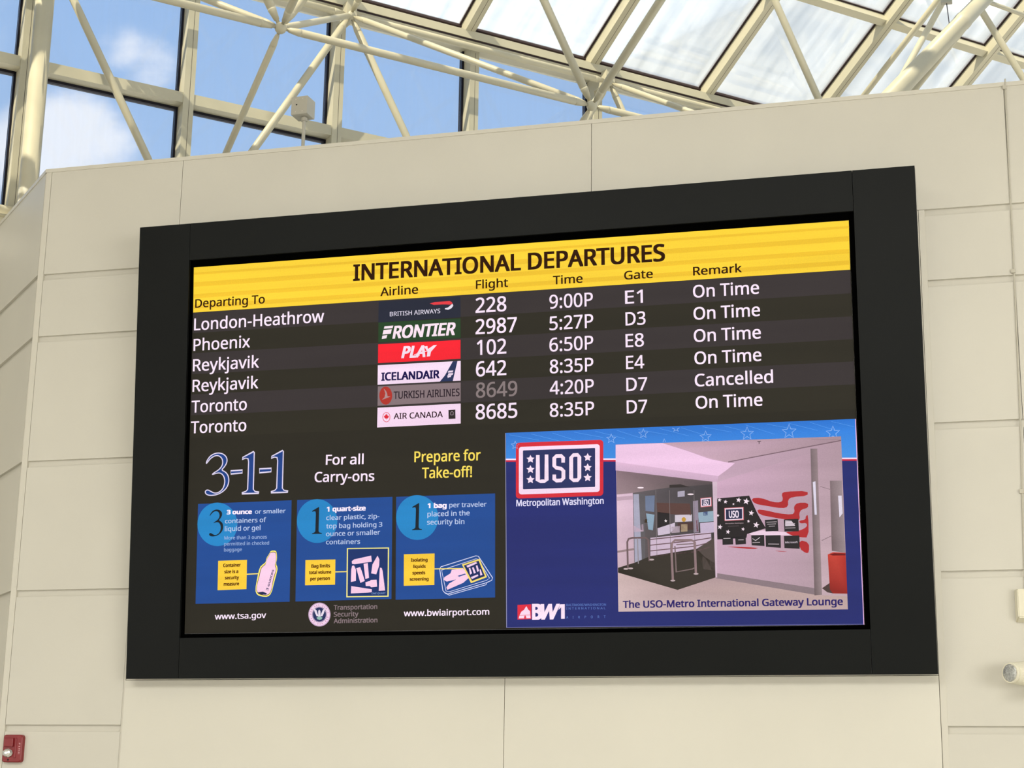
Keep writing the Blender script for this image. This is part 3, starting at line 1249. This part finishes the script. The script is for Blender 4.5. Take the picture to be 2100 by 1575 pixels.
# panel two
p2 = Art().poly([q4(1355, 775), q6(403, 457), q6(395, 1262), q5(1333, 825)], PB, 2).make('notice_panel')
Art().ell(*q4(1608, 1041), 41.5, 45, DISC, 3).make('disc', p2)
Art().poly(flat4(fit(ONE, 1542, 862, 1668, 1206)), (24, 34, 44), 4).make('numeral', p2)
a = Art()
for t, x0, y0, x1, y1, c, b in (('1 quart-size', 670, 1049, 750, 1046.4, TXTB, .04), ('clear plastic, zip-', 669, 1066.5, 778, 1063, TXT, .012), ('top bag holding 3', 669, 1083.7, 784, 1080, TXT, .012), ('ounce or smaller', 668.5, 1099.7, 779.5, 1096, TXT, .012), ('containers', 668.5, 1116.2, 738.5, 1115.2, TXT, .012)):
    a.text(t, x0, y0, x1, 9.3, c, 4, bold=b, y1=y1)
a.split('lettering', p2)
a = Art().poly(c5(1460, 300, 1840, 292, 1835, 612, 1455, 620), YB, 3)
a.line([q5(1838, 450), q5(1985, 446)], 2.2, (250, 222, 110), 3)
for t, x0, y0, x1, y1 in (('Bag limits', 1535, 397, 1772, 390), ('total volume', 1505, 478, 1788, 470), ('per person', 1520, 557, 1770, 550)):
    T(a, q5, S4, t, x0, y0, x1, 40, (88, 44, 12), 4, Y1=y1, bold=.035)
a.make('callout', p2)
a = Art().line(c6(48, 865, 372, 860, 368, 1240, 44, 1245), 2.2, (252, 238, 130), 3, True)
a.poly(c6(56, 872, 365, 866, 362, 1232, 52, 1238), (28, 52, 108), 3)
PK = (250, 206, 232)
for g in ((82, 965, 100, 950, 235, 920, 240, 968, 105, 988, 85, 985), (85, 1000, 100, 998, 115, 1030, 115, 1120, 75, 1128, 78, 1030),
          (118, 1020, 148, 1010, 160, 1040, 185, 1120, 150, 1135), (175, 985, 208, 978, 218, 1095, 190, 1105), (285, 920, 300, 950, 298, 1000, 275, 1068, 235, 1060, 245, 990),
          (302, 1035, 305, 1015, 318, 1018, 325, 1040, 345, 1195, 295, 1198), (190, 1130, 225, 1120, 232, 1112, 278, 1110, 282, 1165, 235, 1170, 225, 1160, 192, 1160),
          (78, 1160, 205, 1180, 240, 1185, 240, 1208, 210, 1212, 75, 1218)):
    a.poly(c6(*g), PK, 4)
a.text('ONE QUART', *q6(238, 1225), q6(350, 0)[0], 3.4, (130, 160, 210), 5, bold=.01, y1=q6(0, 1222)[1], shear=.2)
a.make('bag_picture', p2)

# panel three
p3 = Art().poly(c6(432, 457, 1212, 430, 1212, 1250, 428, 1268), PB, 2).make('notice_panel')
Art().ell(*q6(598, 620), 43.2, 46, DISC, 3).make('disc', p3)
Art().poly([q6(*p) for p in fit(ONE, 557, 505, 635, 720)], (24, 34, 44), 4).make('numeral', p3)
a = Art()
S6 = 3.843
T(a, q6, S6, '1 bag', 680, 545, 830, 36, TXTB, 4, Y1=542, bold=.04)
T(a, q6, S6, 'per traveler', 850, 540, 1145, 36, TXT, 4, Y1=532, bold=.012)
T(a, q6, S6, 'placed in the', 678, 612, 1012, 38, TXT, 4, Y1=602, bold=.012)
T(a, q6, S6, 'security bin', 675, 676, 970, 38, TXT, 4, Y1=670, bold=.012)
a.split('lettering', p3)
a = Art().poly(c6(493, 910, 735, 903, 733, 1152, 492, 1158), YB, 3)
a.line(c6(734, 1025, 960, 1022), 2, (250, 222, 110), 5)
for t, x0, y0, x1, y1 in (('Isolating', 548, 967, 680, 965), ('liquids', 567, 1018, 665, 1016), ('speeds', 560, 1068, 662, 1066), ('screening', 538, 1118, 688, 1115)):
    T(a, q6, S6, t, x0, y0, x1, 24, (88, 44, 12), 4, Y1=y1, bold=.035)
a.make('callout', p3)
a = Art()
LW = (215, 216, 244)
a.line(c6(775, 1025, 785, 1008, 1060, 922, 1080, 925, 1192, 1095, 1185, 1115, 1140, 1135, 840, 1222, 815, 1212, 800, 1195), 1.5, LW, 4, True)
a.line(c6(790, 1035, 1062, 945, 1080, 950, 1168, 1098, 1145, 1115, 850, 1205, 825, 1200), 1.1, LW, 4, True)
a.line(c6(815, 1215, 850, 1232, 1140, 1150, 1150, 1130), 1.2, LW, 4)
a.poly(c6(870, 1032, 960, 1020, 985, 1050, 1005, 1095, 960, 1135, 880, 1170, 835, 1190, 828, 1170, 850, 1140, 905, 1108, 830, 1125, 806, 1110, 812, 1090, 860, 1060), PK, 5)
a.poly(c6(915, 1080, 975, 1062, 982, 1068, 930, 1086), PB, 6)
a.poly(c6(950, 990, 1090, 945, 1148, 1090, 1022, 1138), (250, 222, 110), 6)
a.poly(c6(965, 998, 1082, 960, 1132, 1082, 1030, 1120), (30, 44, 96), 7)
for g in ((985, 1000, 1060, 970, 1072, 980, 995, 1015), (1005, 1020, 1015, 1015, 1030, 1060, 1015, 1070), (1030, 1015, 1042, 1010, 1060, 1055, 1045, 1062), (1060, 1000, 1072, 995, 1085, 1040, 1072, 1050), (1020, 1090, 1075, 1068, 1080, 1080, 1030, 1105), (1090, 1030, 1098, 1028, 1112, 1072, 1095, 1078)):
    a.poly(c6(*g), (244, 210, 240), 8)
a.make('tray_picture', p3)

# foot of the notice
a = Art()
T(a, q5, S4, 'www.tsa.gov', 312, 1052, 962, 72, PINK, 3, Y1=1032, bold=.014)
a.make('web_address')
a = Art()
T(a, q6, S6, 'www.bwiairport.com', 492, 1398, 1166, 47, PINK, 3, Y1=1385, bold=.014)
a.make('web_address')
a = Art()
GT = (140, 122, 126)
for t, x0, y0, x1, y1 in (('Transportation', 1818, 930, 2370, 918), ('Security', 1818, 1016, 2132, 1010), ('Administration', 1818, 1100, 2372, 1088)):
    T(a, q5, S4, t, x0, y0, x1, 58, GT, 3, Y1=y1, bold=.016)
a.split('agency_lettering', label='grey lettering beside the round seal')
a = Art()
cx, cy = q5(1637, 990)
a.ell(cx, cy, 22.6, 24.4, (246, 214, 238), 3)
a.ring(cx, cy, 21.6, 23.4, 1.0, (180, 140, 190), 4)
a.ring(cx, cy, 14.6, 15.6, .9, (90, 90, 140), 4)
a.ell(cx, cy, 13.6, 14.6, (38, 50, 96), 4)
for k in range(26):          # ring of tiny lettering strokes
    an = 2 * PI * k / 26 + .05
    ca_, sa_ = math.cos(an), math.sin(an)
    a.line([(cx + 16.6 * ca_, cy + 17.8 * sa_), (cx + 19.3 * ca_, cy + 20.8 * sa_)], 1.1, (190, 110, 160) if k % 4 else (240, 214, 236), 5)
EG = (236, 224, 240)
e5 = lambda *g: c5(*g)
a.poly(e5(1558, 905, 1600, 935, 1612, 975, 1625, 1010, 1602, 1012, 1582, 972), EG, 5)
a.poly(e5(1716, 905, 1680, 930, 1662, 975, 1652, 1010, 1674, 1012, 1694, 972), EG, 5)
a.poly(e5(1622, 945, 1634, 926, 1650, 945, 1652, 1020, 1638, 1060, 1622, 1020), EG, 6)
a.poly(e5(1600, 1030, 1638, 1012, 1676, 1030, 1664, 1050, 1638, 1056, 1612, 1050), (150, 190, 180), 7)
a.make('round_seal', label='round pale seal with a winged eagle')

# right-hand advert ------------------------------------------------------------
c7, q7 = crop(1030, 860, 3.58), P1(1030, 860, 3.58)
c8, q8 = crop(1250, 860, 3.58), P1(1250, 860, 3.58)
NAVY = (38, 46, 112)
ad = Art().poly([q7(22, 100), (1754.5, 859), (1772, 1281), q7(28, 1530)], NAVY, 1).make('advert', label='navy advert with a blue starry band')
a = Art()
a.poly([q7(22, 100), (1754.5, 859), (1758, 942), q7(24, 292)], [(52, 118, 208), (44, 120, 216), (70, 150, 232), (62, 140, 226)], 2)
for k in range(16):   # fine diagonal streaks of the band
    x = 1045 + k * 44
    yy = 889 - (x - 1037) * .0415
    a.line([(x, yy + 3), (min(x + 60, 1752), yy + 14 + (k % 3) * 4)], .8, (88, 156, 236), 3)
a.poly([q7(22, 289), (1757.8, 938.5), (1757.9, 942.5), q7(22, 302)], (250, 224, 246), 3)
a.poly([q7(22, 300), (1757.9, 941.5), (1758, 945), q7(22, 312)], (206, 44, 70), 4)
a.make('starry_band', ad)
ST = (150, 186, 240)
for x, y, r in ((95, 190, 30), (800, 142, 34)):
    Art().star(*q7(x, y), r / 3.58 * 1.05, ST, 4, outline=1.1).make('star_outline', ad)
for x, y, r in ((248, 105, 36), (705, 128, 44), (1010, 105, 50), (1318, 90, 54), (1640, 100, 52)):
    Art().star(*q8(x, y), r / 3.58, ST, 4, outline=1.1, sk=-.05).make('star_outline', ad)
Art().line(c8(460, 64, 478, 72, 470, 88, 488, 78, 506, 88, 498, 71, 514, 62), 1.1, ST, 4).make('star_outline', ad)
Art().line(c8(392, 168, 402, 143, 411, 166), 1.1, ST, 4).make('star_outline', ad)
a = Art()
a.line([(1754.3, 859), (1771.6, 1281)], 1.6, (240, 190, 236), 4)
a.line([q7(24, 102), q7(32, 1528)], 1.3, (150, 150, 180), 4)
a.line([q7(30, 1528), (1771.5, 1280)], 1.2, (110, 110, 170), 3)
a.make('edge_glow', ad)


def rrect(q, x0, y0, x1, y1, r, skew=-.055):
    pts = []
    for cx, cy, a0 in ((x1 - r, y0 + r, -90), (x1 - r, y1 - r, 0), (x0 + r, y1 - r, 90), (x0 + r, y0 + r, 180)):
        for k in range(5):
            an = math.radians(a0 + 90 * k / 4)
            x, y = cx + r * math.cos(an), cy + r * math.sin(an)
            pts.append(q(x, y + skew * (x - x0)))
    return pts


a = Art()
a.poly(rrect(q7, 100, 172, 742, 582, 24, -.034), (216, 46, 60), 4)
a.poly(rrect(q7, 122, 202, 716, 552, 20, -.034), (250, 222, 244), 5)
a.poly(rrect(q7, 152, 228, 682, 514, 6, -.034), (44, 52, 98), 6)
W_ = (250, 226, 244)
bl = 22     # stroke of the block letters
# U
a.line([q7(*p) for p in ((261, 262), (261, 448), (282, 455), (308, 454), (325, 445), (325, 258))], 26 / 3.58, W_, 7)
# S
a.line([q7(*p) for p in ((447, 318), (447, 282), (432, 268), (398, 269), (382, 284), (382, 342), (398, 356), (432, 362), (449, 378), (449, 432), (432, 448), (398, 450), (382, 438), (382, 405))], 26 / 3.58, W_, 7)
# O
a.line([q7(*p) for p in ((506, 280), (524, 262), (552, 261), (566, 276), (566, 430), (552, 446), (524, 447), (506, 434))], 26 / 3.58, W_, 7, True)
for x, y in ((207, 292), (207, 368), (207, 443), (627, 279), (627, 354), (627, 428)):
    a.star(*q7(x, y), 8.8, W_, 7, inner=.5)
a.make('club_sign', ad, label='white, navy and red sign with stars either side of the letters')
a = Art()
T(a, q7, 3.58, 'Metropolitan Washington', 103, 638, 745, 46, (225, 220, 248), 4, Y1=620, bold=.018)
a.split('lettering', ad)
a = Art()
a.poly(c7(112, 1362, 213, 1358, 213, 1466, 112, 1470), (222, 46, 66), 3)
a.poly(c7(120, 1462, 128, 1436, 140, 1412, 160, 1398, 172, 1378, 178, 1372, 182, 1380, 190, 1396, 204, 1408, 208, 1460), (248, 214, 236), 4)
a.line(c7(122, 1440, 208, 1436), .8, (222, 60, 80), 5)
a.poly(c7(160, 1450, 168, 1436, 176, 1450, 176, 1464, 160, 1464), (222, 60, 80), 5)
a.make('airport_emblem', ad, label='red square with a white dome')
a = Art()
T(a, q7, 3.58, 'B', 219, 1466, 290, 106, W_, 4, Y1=1465, bold=.04)
T(a, q7, 3.58, 'W', 282, 1466, 425, 106, W_, 4, Y1=1464, bold=.03, shear=.22)
a.poly(c7(425, 1358, 459, 1357, 459, 1464, 432, 1465, 432, 1380, 412, 1400), W_, 4)
a.make('airport_lettering', ad, label='bold pale initials')
a = Art()
SM = (96, 122, 186)
T(a, q7, 3.58, 'BALTIMORE/WASHINGTON', 470, 1371, 762, 16, SM, 4, Y1=1368, bold=.01)
T(a, q7, 3.58, 'INTERNATIONAL', 470, 1397, 758, 16, SM, 4, Y1=1394, bold=.01, spacing=1.35)
T(a, q7, 3.58, 'AIRPORT', 470, 1462, 758, 18, SM, 4, Y1=1458, bold=.01, spacing=3.0)
a.split('airport_lettering', ad)

# the photograph shown on the advert
ph = Art(5)
g8 = lambda *g: c8(*g)
ph.poly(g8(45, 185, 1700, 125, 1750, 1395, 65, 1412), [(205, 168, 196), (176, 148, 160), (196, 170, 176), (200, 174, 172)], 2)
ph.poly(g8(790, 460, 1500, 240, 1510, 1240, 785, 1140), [(206, 168, 192), (184, 154, 168), (178, 152, 162), (196, 164, 182)], 3)
ph.poly(g8(380, 173, 1700, 125, 1700, 155, 870, 315, 740, 290, 560, 225), [(196, 160, 176), (166, 140, 150), (166, 140, 150), (190, 158, 172), (206, 170, 190), (206, 170, 190)], 4)
ph.poly(g8(45, 188, 390, 175, 560, 228, 740, 292, 870, 318, 920, 322, 860, 372, 800, 416, 400, 365, 45, 312), (240, 200, 230), 4)
ph.poly(g8(45, 312, 800, 416, 790, 462, 760, 458, 45, 375), [(226, 186, 214), (214, 178, 204), (200, 166, 190), (200, 166, 190), (214, 178, 206)], 4)
ph.poly(g8(50, 375, 760, 458, 762, 482, 440, 500, 170, 540, 52, 552), [(140, 116, 124), (96, 84, 86), (80, 72, 74), (110, 96, 98), (150, 128, 134), (160, 136, 142)], 5)
ph.poly(g8(54, 552, 172, 545, 182, 1052, 60, 1086), [(228, 196, 214), (220, 188, 208), (196, 168, 180), (206, 178, 188)], 5)
ph.poly(g8(56, 598, 172, 588, 172, 560, 54, 570), (196, 166, 182), 6)
ph.poly(g8(58, 965, 178, 945, 180, 960, 58, 980), (150, 128, 130), 6)
ph.poly(g8(170, 540, 440, 500, 762, 478, 780, 1112, 500, 1130, 182, 1050), [(104, 96, 100), (84, 78, 82), (72, 66, 68), (66, 60, 60), (60, 54, 52), (96, 88, 90)], 5)
for g, c in (
        ((175, 550, 215, 548, 238, 1050, 186, 1056), (168, 166, 186)), ((215, 548, 262, 545, 262, 1040, 238, 1050), (98, 94, 98)),
        ((262, 562, 332, 558, 328, 680, 264, 672), (112, 124, 150)), ((268, 690, 330, 700, 318, 815, 285, 808), (140, 164, 184)), ((250, 735, 285, 730, 285, 760, 252, 758), (60, 46, 30)),
        ((345, 612, 590, 618, 600, 705, 352, 690), (92, 66, 62)), ((352, 680, 440, 690, 440, 770, 352, 800), (44, 40, 42)), ((480, 702, 605, 698, 605, 748, 480, 754), (206, 194, 206)),
        ((500, 760, 615, 755, 615, 810, 500, 815), (78, 58, 56)), ((525, 770, 572, 768, 572, 822, 525, 826), (168, 146, 120)), ((455, 790, 515, 782, 515, 830, 455, 835), (170, 152, 164)),
        ((352, 800, 480, 758, 480, 800, 440, 840, 355, 852), (206, 190, 208)), ((500, 530, 552, 524, 552, 566, 500, 570), (176, 168, 186)), ((440, 482, 520, 476, 590, 498, 440, 502), (56, 50, 50)),
        ((612, 600, 650, 595, 655, 830, 618, 832), (146, 134, 150)), ((650, 684, 762, 672, 764, 748, 656, 756), (146, 168, 184)), ((664, 762, 766, 752, 768, 830, 668, 838), (196, 178, 202)),
        ((688, 680, 722, 676, 722, 706, 690, 708), (72, 84, 124)), ((636, 740, 652, 738, 652, 822, 638, 824), (110, 60, 66)),
        ((178, 780, 248, 770, 250, 822, 180, 828), (196, 170, 188)),
        ((300, 870, 640, 835, 745, 828, 750, 935, 640, 950, 300, 1005), (204, 182, 202))):
    ph.poly(g8(*g), c, 6)
for y in (0, 42, 84, 124):
    ph.line(g8(300, 882 + y, 620, 848 + y, 745, 836 + y * .8), 2.0, (108, 82, 88), 7)
ph.ell(*q8(545, 735), 4.4, 4.6, (196, 150, 60), 7)
for x, y in ((228, 502), (595, 550)):
    ph.ell(*q8(x, y), 6.5, 1.6, (252, 232, 240), 6)
ph.star(*q8(413, 745), 3.6, (240, 228, 232), 7)
for x0 in (340, 440, 620):
    ph.line(g8(x0, 520, x0 + 8, 1010), .9, (128, 118, 120), 7)
ph.poly(g8(640, 950, 770, 868, 780, 1112, 690, 1100), (84, 74, 70), 7)
ph.poly(g8(62, 1090, 185, 1052, 300, 1004, 640, 950, 700, 1010, 780, 1060, 780, 1160, 500, 1252, 62, 1125), [(58, 52, 46)] * 8 + [(44, 40, 34)], 7)
ph.poly(g8(62, 1126, 500, 1252, 780, 1160, 1510, 1288, 1746, 1300, 1750, 1395, 65, 1412), [(206, 180, 178), (182, 156, 156), (176, 150, 152), (196, 168, 164), (192, 166, 160), (196, 170, 168), (206, 182, 182)], 4)
ph.poly(g8(782, 1128, 1510, 1240, 1510, 1288, 782, 1166), (138, 120, 126), 5)
ph.poly(g8(755, 458, 790, 458, 790, 1162, 778, 1160), (210, 184, 200), 8)
ph.line(g8(870, 313, 1700, 155), 2.0, (122, 98, 108), 5)
ph.line(g8(1700, 150, 1480, 145), .8, (150, 128, 136), 5)
ph.line(g8(1085, 162, 1112, 160), 1.4, (84, 70, 76), 6)
ph.line(g8(1098, 162, 1098, 180), 1.6, (84, 70, 76), 6)
# rails
RB = (142, 118, 120)
ph.line(g8(135, 1095, 130, 900, 140, 878, 165, 870, 265, 868, 285, 885, 292, 1040), 3.6, (112, 92, 94), 9)
ph.line(g8(205, 872, 212, 1060), 2.0, (150, 140, 146), 9)
ph.line(g8(465, 1180, 455, 960, 458, 910, 480, 888, 600, 886, 625, 900, 634, 1130), 4.6, RB, 10)
ph.line(g8(480, 930, 490, 1120, 610, 1098, 622, 1090), 2.4, (122, 104, 104), 9)
ph.line(g8(490, 920, 625, 912), 2.0, (122, 104, 104), 9)
for x, y in ((120, 1098), (155, 1094), (310, 1030), (465, 1184), (635, 1134)):
    ph.ell(*q8(x, y), 5, 1.8, (190, 170, 172), 10)
# steel post, duct and bin
ph.poly(g8(1475, 215, 1525, 215, 1560, 1288, 1505, 1292), [(122, 106, 110), (150, 130, 134), (150, 132, 134), (112, 96, 98)], 8)
ph.poly(g8(1492, 460, 1512, 455, 1522, 700, 1506, 700), (222, 214, 232), 9)
ph.poly(g8(1618, 450, 1705, 450, 1732, 980, 1632, 965), [(130, 112, 116), (160, 142, 146), (150, 134, 138), (110, 94, 96)], 7)
ph.poly(g8(1678, 560, 1704, 560, 1712, 690, 1688, 720), (226, 216, 232), 8)
ph.line(g8(1545, 492, 1618, 514), .9, (130, 110, 116), 8)
ph.line(g8(1558, 890, 1640, 850), 1.2, (130, 110, 116), 8)
ph.poly(g8(1602, 992, 1640, 975, 1733, 980, 1746, 1280, 1640, 1278, 1618, 1250), [(196, 64, 52), (204, 70, 58), (186, 52, 44), (148, 40, 36), (156, 44, 38), (140, 38, 34)], 9)
ph.poly(g8(1612, 992, 1650, 982, 1733, 986, 1733, 998, 1640, 1000), (110, 26, 28), 10)
ph.poly(g8(1560, 1240, 1618, 1200, 1640, 1278, 1600, 1270), (78, 62, 60), 8)
# mural
RD_ = (176, 46, 50)
for g in ((1038, 580, 1110, 575, 1200, 608, 1255, 610, 1275, 590, 1262, 545, 1290, 530, 1455, 525, 1455, 562, 1340, 570, 1310, 590, 1312, 640, 1270, 655, 1150, 635, 1065, 620),
          (1080, 660, 1150, 668, 1240, 690, 1340, 700, 1360, 680, 1352, 640, 1380, 612, 1458, 612, 1458, 650, 1408, 662, 1392, 690, 1398, 730, 1380, 745, 1290, 735, 1200, 720, 1100, 700),
          (1390, 745, 1440, 735, 1440, 710, 1460, 700, 1462, 868, 1400, 866, 1330, 850, 1280, 828, 1390, 820, 1450, 790, 1448, 760, 1400, 765),
          (1395, 885, 1465, 905, 1465, 975, 1445, 985, 1395, 950), (850, 932, 1100, 942, 1060, 954, 900, 940), (1200, 962, 1320, 972, 1260, 972)):
    ph.poly(smooth(g8(*g), 1), RD_, 5)
ph.poly(g8(1020, 835, 1120, 815, 1290, 828, 1340, 852, 1145, 852, 1040, 848), (232, 204, 222), 5)
ph.poly(g8(780, 582, 1025, 560, 1085, 690, 1110, 735, 1148, 800, 1010, 842, 1005, 870, 792, 882), (42, 38, 40), 6)
for x, y, r in ((808, 592, 14), (852, 605, 14), (948, 592, 18), (1004, 602, 22), (1041, 688, 19), (1077, 775, 21), (811, 790, 17), (870, 826, 15), (795, 706, 11), (980, 806, 12), (1020, 748, 11), (910, 622, 8)):
    ph.star(*q8(x, y), r / 3.58 * 1.15, (246, 226, 238), 7, rot=.2)
for X0, Y0, X1, Y1 in ((843, 648, 984, 745), (667, 576, 748, 644)):
    ph.poly(g8(X0, Y0 + 3, X1, Y0 - 5, X1 + 2, Y1 - 6, X0 + 2, Y1 + 2), (214, 120, 130), 8)
    ph.poly(g8(X0 + 4, Y0 + 7, X1 - 4, Y0, X1 - 3, Y1 - 11, X0 + 5, Y1 - 3), (236, 216, 232), 9)
    ph.poly(g8(X0 + 11, Y0 + 14, X1 - 11, Y0 + 8, X1 - 10, Y1 - 17, X0 + 12, Y1 - 10), (40, 44, 74), 10)
    ph.text('USO', *q8(X0 + (X1 - X0) * .24, Y1 - (Y1 - Y0) * .24), q8(X0 + (X1 - X0) * .76, 0)[0], (Y1 - Y0) * .50 / 3.58, (236, 220, 236), 11, bold=.03, slope=-.05)
ph.text('Metropolitan Washington', *q8(850, 768), q8(984, 0)[0], 1.8, (170, 150, 156), 8, bold=.02, slope=-.02)
ph.line(g8(870, 785, 950, 781), .6, (120, 104, 108), 8)
for g in ((1140, 738, 1234, 733, 1240, 820, 1146, 823), (1280, 735, 1386, 730, 1390, 822, 1284, 824), (828, 862, 906, 858, 908, 918, 830, 921), (922, 862, 1000, 860, 1002, 915, 926, 920),
          (1040, 852, 1135, 848, 1138, 930, 1044, 925), (1145, 852, 1256, 850, 1258, 944, 1148, 935), (1280, 856, 1394, 852, 1396, 950, 1284, 945)):
    ph.poly(g8(*g), (44, 42, 44), 6)
for g in ((1152, 755, 1228, 752), (1158, 770, 1222, 767), (1170, 785, 1215, 783), (1290, 752, 1330, 750), (1288, 768, 1362, 765), (1290, 798, 1365, 796), (836, 875, 888, 873), (945, 885, 985, 884), (1050, 905, 1105, 903), (1165, 915, 1245, 916)):
    ph.line(g8(*g), 1.3, (190, 176, 182), 7)
ph.poly(g8(1290, 742, 1335, 745, 1362, 778, 1362, 782, 1290, 785), (214, 200, 210), 7)
ph.line(g8(1050, 875, 1072, 890, 1105, 866), 1.2, (210, 196, 204), 7)
ph.text('Microsoft', *q8(1290, 910), q8(1382, 0)[0], 3.6, (206, 194, 204), 7, bold=.015, slope=.0)
ph.text('The USO-Metro International Gateway Lounge', *q8(98, 1384), q8(1714, 0)[0], 50 / 3.58, (52, 44, 108), 6, bold=.022, y1=q8(0, 1362)[1])
ph.make('photo_picture', ad, label='pinkish photo of a lounge entrance with a flag mural')
